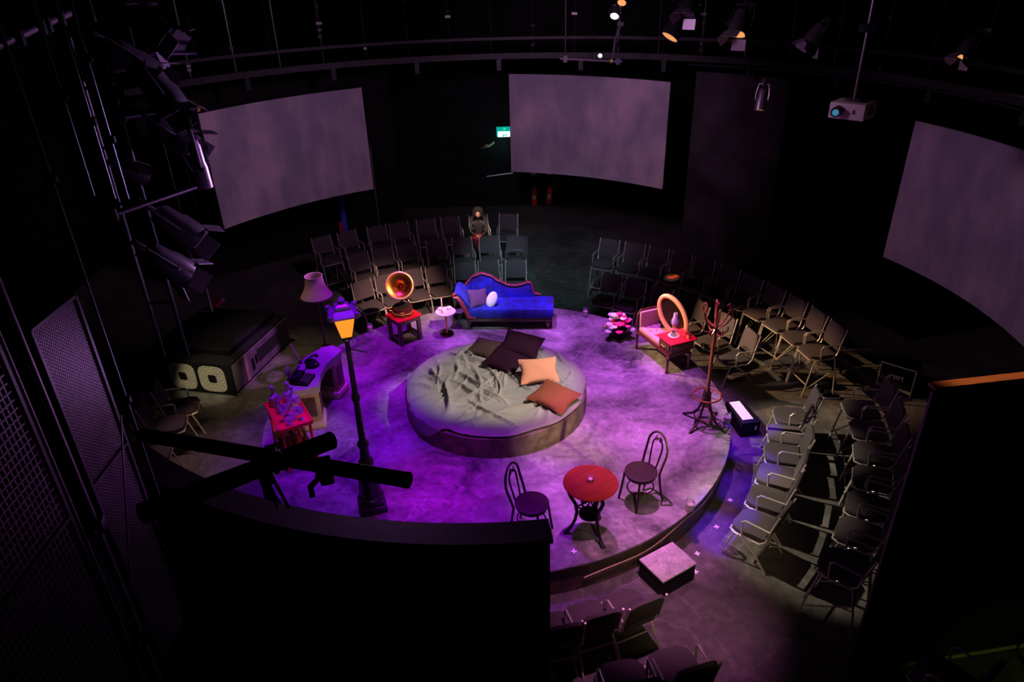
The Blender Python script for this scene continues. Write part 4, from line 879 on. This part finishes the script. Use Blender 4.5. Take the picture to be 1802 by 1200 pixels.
# ------------------------------------------------------------------ telephone bench
A=G(1120,613,ST);B=G(1173,657,ST); c=(A+B)/2; rb=math.atan2(B.y-A.y,B.x-A.x)
t=thing('telephone_bench','small pink upholstered telephone bench with a red side table, right of the stage','bench',(A.x,A.y,ST),rb)
Lb=(B-A).length; Wb=.42
TB=Matrix.Translation((A.x,A.y,ST))@Matrix.Rotation(rb,4,'Z')
def onb(x,y,z): return TB@Vector((x,y,z))
fin('seat_rail',MB().box((Lb/2,Wb/2,.33),(Lb+.02,Wb,.07),bev=.01),'mahog',t)
fin('tufted_seat',MB().box((Lb*.36,Wb/2,.40),(Lb*.70,Wb-.02,.09),bev=.035),'pinkfab',t)
bt=MB()
for i in range(4):
    for j in range(3): bt.ball((.10+i*.16,.09+j*.12,.448),(.012,.012,.006),8)
fin('buttons',bt,'mahog',t)
f=MB(); f.box((0.03,Wb/2,.58),(.06,Wb-.03,.30),bev=.028); fin('end_backrest',f,'pinkfab',t); fin('end_rail',MB().tube([(-.01,-.0,.34),(-.02,0,.66),(-.02,.05,.74),(-.02,Wb-.05,.74),(-.02,Wb,.66),(-.01,Wb,.34)],.02),'mahog',t)
for x in (0,Lb):
    for y in (.0,Wb): fin('leg',MB().lathe([(0,0),(.03,0),(.034,.03),(.018,.06),(.024,.2),(.034,.30),(0,.31)],12,(x,y,0)),'mahog',t)
fin('table_box',MB().box((Lb-.12,Wb/2+.02,.48),(.36,Wb+.02,.16),bev=.008),'mahog',t); fin('red_table_top',MB().box((Lb-.12,Wb/2+.02,.575),(.42,Wb+.10,.025),bev=.006),'redpaint',t)
dr=fin('drawer',MB().box((Lb-.31,Wb/2-.08,.48),(.012,.18,.09)),'darkwood',t,False); fin('drawer_front',MB().box((Lb-.12,-.0,.48),(.26,.015,.10)),'darkwood',t,False); fin('handle',MB().tube([(Lb-.17,-.012,.48),(Lb-.16,-.035,.47),(Lb-.08,-.035,.47),(Lb-.07,-.012,.48)],.008),'brass',dr)
k=thing('oval_mirror','oval mirror in an orange wooden frame leaning behind the pink bench','mirror',onb(.40,.42,.74),0,None,(R(-18),R(-40),rb+R(40)))
fr=MB(); fr.tube([(.20*math.cos(2*PI*i/40),0,.36*math.sin(2*PI*i/40)) for i in range(40)],.042,8,True); MT['palewood']=wood('orange_wood_frame',(.55,.20,.10),(.75,.32,.18),6,.4,.2); fin('wooden_frame',fr,'palewood',k); gm=MB(); gm.ball((0,.006,0),(.19,.008,.35),28); fin('dark_glass',gm,'mirror',k)
k=thing('oil_lamp','glass oil lamp with a tall chimney on the red table of the pink bench','lamp',onb(Lb-.16,Wb*.45,.588))
fin('font',MB().lathe([(0,0),(.06,0),(.065,.02),(.03,.05),(.06,.09),(.055,.13),(.025,.15),(0,.15)],18),'glass',k); fin('collar',MB().lathe([(0,.15),(.03,.15),(.03,.18),(0,.18)],14),'brass',k); fin('chimney',MB().lathe([(.03,.18),(.055,.23),(.06,.28),(.035,.34),(.03,.42),(.027,.42),(.032,.34),(.056,.28),(.05,.23),(.026,.18)],18),'purpleglass',k)
fin('saucer',MB().lathe([(0,0),(.09,.003),(.095,.012),(0,.008)],18),'white',k)
k=thing('small_orange_box','small orange box at the back of the red bench table','box',onb(Lb+.01,Wb*.86,.588),rb); fin('box_body',MB().box((0,0,.04),(.09,.07,.08),bev=.01),'orange',k); fin('box_lid',MB().box((0,0,.085),(.094,.074,.014)),'coat',k)
# ------------------------------------------------------------------ flowers
p=G(1088,592,ST); t=thing('flower_basket','basket of white and magenta flowers on the stage between chaise and bench','flowers',p)
t.scale=(1.3,1.3,1.3)
fin('pot',MB().lathe([(0,0),(.09,0),(.13,.14),(.125,.14),(.085,.01),(0,.01)],18),'dark',t)
random.seed(5)
lf=MB()
for i in range(46):
    a=random.uniform(0,2*PI);e=random.uniform(.1,1.3);d=Vector((math.cos(a)*math.cos(e),math.sin(a)*math.cos(e),math.sin(e)));L=random.uniform(.12,.24)
    b0=Vector((0,0,.13));tip=b0+d*L;sd=d.cross(Vector((0,0,1))).normalized()*.022
    v=[lf.b.verts.new(q_) for q_ in (b0,b0+d*L*.55+sd,tip,b0+d*L*.55-sd)]; lf.b.faces.new(v)
fin('foliage',lf,'green',t,False)
fl=[(.0,-.10,.24,.07,'magenta'),(.10,-.06,.27,.06,'magenta'),(-.02,-.16,.15,.055,'magenta'),(-.14,-.06,.22,.055,'petal'),(-.16,-.12,.14,.05,'petal'),(-.06,.02,.32,.06,'petal'),(.05,.06,.30,.05,'petal'),(-.1,.08,.30,.05,'petal'),(.14,.06,.22,.05,'petal'),(.17,-.08,.14,.05,'petal'),(.0,.0,.35,.045,'magenta')]
for _ in range(26):
    a=random.uniform(0,2*PI);q_=random.uniform(.05,.18); fl.append((q_*math.cos(a),q_*math.sin(a),.36-q_*.95+random.uniform(-.03,.03),random.uniform(.03,.05),random.choice(['magenta','petal','petal','green','magenta'])))
for x,y,z,r_,m_ in fl:
    f=MB(); f.ball((x,y,z),r_*.55,10)
    for i in range(8):
        a=i*PI/4; f.ball((x+r_*.6*math.cos(a),y+r_*.6*math.sin(a),z+.01),(r_*.42,r_*.42,r_*.28),8)
    fin('bloom',f,m_,t)
p=G(1064,583,ST); t=thing('votive_glass','small warm glass tumbler just left of the flowers','candle jar',p); fin('glass_body',MB().lathe([(0,0),(.04,0),(.048,.12),(.044,.12),(.036,.01),(0,.01)],16),'wax',t); fin('rim',MB().lathe([(.046,.118),(.05,.122),(.046,.126)],16),'brass',t)
# ------------------------------------------------------------------ coat stand
p=G(1238,745,ST); t=thing('coat_stand','tall bentwood coat stand with curled hooks at the right of the stage','coat stand',(p.x,p.y,ST),R(20))
fin('pole',MB().lathe([(0,.30),(.035,.30),(.028,.7),(.026,1.6),(.03,1.66),(.022,1.72),(.022,1.9),(.032,1.93),(.02,1.97),(0,2.0)],14),'coat',t)
for i in range(4):
    a=i*PI/2+.4; ca_,sa_=math.cos(a),math.sin(a)
    fin('leg',MB().tube([(q_*ca_,q_*sa_,z) for q_,z in ((.36,.012),(.30,.04),(.2,.10),(.12,.20),(.075,.32),(.05,.45),(.04,.58))],.019),'bent',t)
fin('umbrella_ring',MB().tube([(.20*math.cos(2*PI*i/32),.20*math.sin(2*PI*i/32),.50) for i in range(32)],.014,8,True),'coat',t)
for i in range(4):
    a=i*PI/2+.4; fin('ring_spoke',MB().cyl((.03*math.cos(a),.03*math.sin(a),.47),(.2*math.cos(a),.2*math.sin(a),.50),.008),'coat',t)
fin('lower_ring',MB().tube([(.15*math.cos(2*PI*i/28),.15*math.sin(2*PI*i/28),.14) for i in range(28)],.010,8,True),'coat',t)
for i in range(6):
    a=i*PI/3; ca_,sa_=math.cos(a),math.sin(a)
    fin('coat_hook',MB().tube([(q_*ca_,q_*sa_,z) for q_,z in ((.02,1.62),(.07,1.64),(.14,1.70),(.20,1.80),(.215,1.88),(.19,1.93),(.155,1.91))],.013),'coat',t)
    a+=.5; ca_,sa_=math.cos(a),math.sin(a)
    fin('lower_hook',MB().tube([(q_*ca_,q_*sa_,z) for q_,z in ((.02,1.58),(.07,1.53),(.13,1.53),(.17,1.58),(.165,1.63))],.011),'coat',t)
# ------------------------------------------------------------------ bistro set
t=thing('bistro_table','round red topped bistro table on ornate cast iron legs, front right of the stage','table',(1.135,-2.90,ST),R(30))
fin('round_top',MB().lathe([(0,.765),(.315,.765),(.322,.778),(.315,.79),(0,.79)],56),'tabletop',t)
fin('under_ring',MB().lathe([(.20,.70),(.22,.70),(.22,.765),(.20,.765)],28),'iron',t)
for i in range(3):
    a=i*2*PI/3+.5; ca_,sa_=math.cos(a),math.sin(a)
    lg=fin('leg',MB().tube([(q_*ca_,q_*sa_,z) for q_,z in ((.30,.012),(.27,.03),(.22,.10),(.17,.22),(.15,.34),(.17,.46),(.22,.56),(.25,.64),(.22,.73))],[.03,.024,.02,.02,.022,.022,.024,.024,.02]),'iron',t)
    a2=a+2*PI/3; p1_=Vector((.16*ca_,.16*sa_,.42)); p2_=Vector((.16*math.cos(a2),.16*math.sin(a2),.42)); mid=(p1_+p2_)/2
    sc=MB()
    for zc,r_ in ((.52,.07),(.40,.05)): sc.tube([mid+(p2_-p1_).normalized()*r_*math.cos(2*PI*j/20)+Vector((0,0,zc-.42+r_*math.sin(2*PI*j/20))) for j in range(20)],.010,6,True)
    sc.cyl(p1_+Vector((0,0,.18)),p2_+Vector((0,0,.18)),.012).cyl(p1_,p2_,.010); fin('scrollwork',sc,'iron',t)
fin('lower_shelf',MB().lathe([(0,.30),(.13,.30),(.13,.315),(0,.315)],20),'iron',t)
k=thing('ashtray_glass','small clear glass with a pink candle at the middle of the bistro table','glass',(1.135,-2.87,ST+.79)); fin('glass_body',MB().lathe([(0,0),(.034,0),(.045,.06),(.041,.06),(.03,.008),(0,.008)],18),'glass',k); fin('tealight',MB().lathe([(0,.009),(.024,.009),(.024,.025),(0,.025)],14),'wax',k)
def bentwood(loc,rz,label):
    t=thing('bentwood_chair',label,'chair',loc,rz,'bentwood bistro chairs')
    fin('round_seat',MB().lathe([(0,.445),(.185,.44),(.205,.45),(.205,.468),(.18,.472),(0,.460)],36),'bent',t)
    fin('seat_ring',MB().lathe([(.16,.41),(.19,.41),(.19,.442),(.16,.442)],30),'bent',t)
    for s in (-1,1):
        fin('leg',MB().tube([(s*.17,-.19,0),(s*.155,-.165,.2),(s*.14,-.14,.43)],.0155),'bent',t)
        fin('leg',MB().tube([(s*.17,.25,0),(s*.16,.20,.2),(s*.155,.165,.44)],.0155),'bent',t)
    ho=[]
    for i in range(25):
        u=i/24; a=PI*u; x=.165*math.cos(a)*(1 if 1 else 1); 
        ho.append((x*1.0,.165+.10*1.0+.0,.74+.21*math.sin(a)))
    pts=[(.155,.165,.44),(.165,.20,.56),(.172,.24,.68)]+[(.172*math.cos(PI*i/14),.25+.03*math.sin(PI*i/14),.72+.22*math.sin(PI*i/14)) for i in range(15)]+[(-.172,.24,.68),(-.165,.20,.56),(-.155,.165,.44)]
    fin('back_hoop',MB().tube(pts,.0155),'bent',t)
    pts=[(.06,.185,.46),(.075,.215,.60)]+[(.085*math.cos(PI*i/12),.245+.02*math.sin(PI*i/12),.74+.12*math.sin(PI*i/12)) for i in range(13)]+[(-.075,.215,.60),(-.06,.185,.46)]
    fin('inner_hoop',MB().tube(pts,.011),'bent',t)
    cu=MB()
    for s in (-1,1): cu.tube([(s*.02,.262,.90),(s*.05,.262,.87),(s*.05,.258,.83),(s*.025,.258,.82),(s*.02,.258,.845)],.007,6)
    fin('scroll',cu,'bent',t)
    fin('leg_hoop',MB().tube([(.155*math.cos(2*PI*i/28),.01+.175*math.sin(2*PI*i/28),.22) for i in range(28)],.0095,7,True),'bent',t)
    return t
s1=G(1128,830,ST+.46); s2=G(936,885,ST+.46)
bentwood((s1.x,s1.y,ST),math.atan2(-.9,.55)+R(0),'dark bentwood chair on the right of the bistro table')
bentwood((s2.x,s2.y,ST),R(62),'dark bentwood chair on the left of the bistro table')
# ------------------------------------------------------------------ case with pale lettering (left)
c0=Vector((-4.54,1.12,0)); u=Vector((-1.40,.20,0)).normalized(); v=Vector((.44,1.91,0)).normalized(); rc=math.atan2(v.y,v.x)-PI/2
t=thing('equipment_case','big black equipment case with two pale brick patterned ring shapes on its front','case',(c0.x,c0.y,0),rc)
Wc,Dc,Hc=1.75,1.95,.62
fin('case_body',MB().box((-Wc/2,Dc/2,Hc/2),(Wc,Dc,Hc),bev=.01),'case',t)
fin('lid',MB().box((-Wc/2-.05,Dc/2+.1,Hc+.05),(Wc*.86,Dc*.8,.10),bev=.02),'case',t)
fin('side_panel',MB().box((.006,Dc/2,Hc/2+.02),(.012,Dc-.06,Hc-.12)),'plinth',t,False)
fin('side_recess',MB().box((.016,Dc*.62,Hc/2+.05),(.012,.80,.24)),'dark',t,False)
fin('pale_strip',MB().box((.014,.42,Hc/2+.02),(.014,.10,Hc-.12)),'tan',t,False)
fin('catch',MB().box((.02,.62,.30),(.02,.05,.22)).box((.02,.74,.34),(.02,.04,.16)),'iron',t,False)
fin('bottom_edge',MB().box((.015,Dc/2,.02),(.03,Dc,.025)),'alu',t,False)
for k,x in enumerate((-.98,-.40)):
    m=MB(); n=28; V=[]
    for i in range(n):
        a=2*PI*i/n; e=4.0
        cx_=abs(math.cos(a))**(2/e)*math.copysign(1,math.cos(a)); cz_=abs(math.sin(a))**(2/e)*math.copysign(1,math.sin(a))
        V.append([m.b.verts.new((x+r1*cx_,yy,.31+r2*cz_)) for r1,r2,yy in ((.255,.25,-.012),(.255,.25,.0),(.085,.085,.0),(.085,.085,-.012))])
    for i in range(n):
        for j in range(4): m.b.faces.new((V[i][j],V[i][(j+1)%4],V[(i+1)%n][(j+1)%4],V[(i+1)%n][j]))
    fin('ring_emblem',m,'brick',t,False)
k=thing('red_ended_torch','small red ended torch hanging in the dark above the black case','torch',D(386,531,8.2),0); fin('red_body',MB().cyl((-.05,0,-.04),(.04,0,.04),.03),'redplastic',k); fin('cap',MB().cyl((.04,0,.04),(.055,0,.055),.032),'alu',k); fin('cord',MB().cyl((0,0,.02),(0,0,9.5-k.location.z),.004),'dtube',k)
k=thing('hook_bracket','pale metal bracket frame beside the red ended torch','bracket',D(358,528,8.0),0)
fin('frame',MB().tube([(-.05,0,.12),(.06,0,.14),(.06,0,-.14),(-.07,0,-.13)],.018),'ppipe',k); fin('hanging_rod',MB().cyl((.0,0,.13),(0,0,9.5-k.location.z),.008),'dtube',k)
# ------------------------------------------------------------------ step boxes and cases on the floor
t=thing('step_box','square wooden step box with a worn grey top at the front of the stage','step',(2.04,-3.23,0),math.atan2(.27,.45))
MT['steptop']=concrete('worn_step_paint',(.35,.33,.33),(.62,.58,.58),5,.6,.2); fin('step_top',MB().box((0,0,.262),(.53,.42,.025),bev=.004),'steptop',t); fin('step_sides',MB().box((0,0,.125),(.51,.40,.25)),'black',t,False)
t=thing('monitor_box','low black box with a white card on top in the gutter right of the stage','box',(3.85,-.16,0),R(8))
fin('box_body',MB().box((0,0,.13),(.30,.62,.26),bev=.01),'case',t); fin('white_card',MB().box((-.02,.02,.265),(.17,.50,.01)),'white',t,False); fin('metal_plate',MB().box((.08,-.312,.15),(.04,.006,.07)),'alu',t,False)
t=thing('flight_case','black flight case with aluminium edges and a faint white logo, by the right hand wall','case',(7.0,.30,0),math.atan2(-.44,.35)+R(0))
t.location=(6.62,.62,0); t.rotation_euler=(0,0,R(-42)); t.scale=(.74,.74,.70)
fin('case_body',MB().box((0,.3,.37),(.72,.55,.74),bev=.01),'case',t)
e=MB()
for x in (-.36,.36): e.box((x,.02,.37),(.025,.02,.72))
e.box((0,.02,.73),(.74,.02,.03)).box((0,.02,.12),(.74,.02,.07)); fin('edge_trim',e,'alu',t,False)
lg=MB()
for x,w_,h in ((-.13,.02,.12),(-.09,.03,.03),(-.05,.025,.11),(-.01,.03,.03),(.0,.03,.10),(.05,.03,.10),(.10,.035,.03),(.13,.02,.13)): lg.box((x,.018,.43+(.03 if h<.05 else 0)),(w_,.006,h))
fin('logo_mark',lg,'projw',t,False); fin('castor_plate',MB().box((.0,.05,.03),(.14,.1,.06)),'tan',t,False)
# shoes and bag
for i,(px,py,lab) in enumerate(((1448,693,'black and white trainer, left one of the pair by the tall chair legs'),(1462,700,'black and white trainer, right one of the pair by the tall chair legs'))):
    p=G(px,py,0); t=thing('trainer_shoe',lab,'shoe',p,R(-12+i*8),'pair of trainers on the floor')
    fin('sole',MB().box((0,0,.015),(.28,.095,.03),bev=.012),'white',t); fin('upper',MB().ball((-.06,0,.06),(.085,.045,.055),14).ball((.05,0,.045),(.09,.044,.035),14),'case',t); fin('laces',MB().box((.0,0,.085),(.05,.03,.012),0,0,R(20)),'white',t,False)
p=G(1455,684,0); t=thing('black_bag','small slumped black bag behind the trainers','bag',p); fin('bag_body',MB().ball((0,.05,.08),(.17,.10,.09),16),'case',t); fin('strap',MB().tube([(-.12,.05,.14),(-.05,.0,.22),(.08,0,.2),(.13,.05,.1)],.01),'case',t)
# tape crosses
for i,(px,py,z,lab) in enumerate(((1010,970,ST,'white tape cross on the stage in front of the bistro table'),(1285,880,0,'tape cross in the blue gutter beside the right rim of the stage'),(1261,927,0,'tape cross in the blue gutter, halfway to the step box'),(1227,974,0,'tape cross on the floor just right of the step box'),(1224,1006,0,'faint tape cross on the floor near the front corner of the step box'))):
    p=G(px,py,z); o=fin('tape_cross',MB().box((0,0,.002),(.07,.02,.002)).box((0,0,.003),(.02,.07,.002)),'tape',None,False,p); tag(o,lab,'tape mark','tape crosses')
# brown line on the stage skirt, standing in for the edge of the warm light
pts=[]
for i in range(40):
    u=i/39; a=96+ (163-96)*u; z=.40-.08*math.sin(u*PI)-.20*max(0,(u-.62))/.38+.02*math.sin(u*22)
    if u<.08: z=.44
    pts.append((*P(3.52+(.01 if z<.43 else 0),a),z))
tag(fin('skirt_light_edge',MB().tube(pts,.009,6),'tan'),'thin brown line imitating the edge of warm light along the right front skirt of the stage','cable')
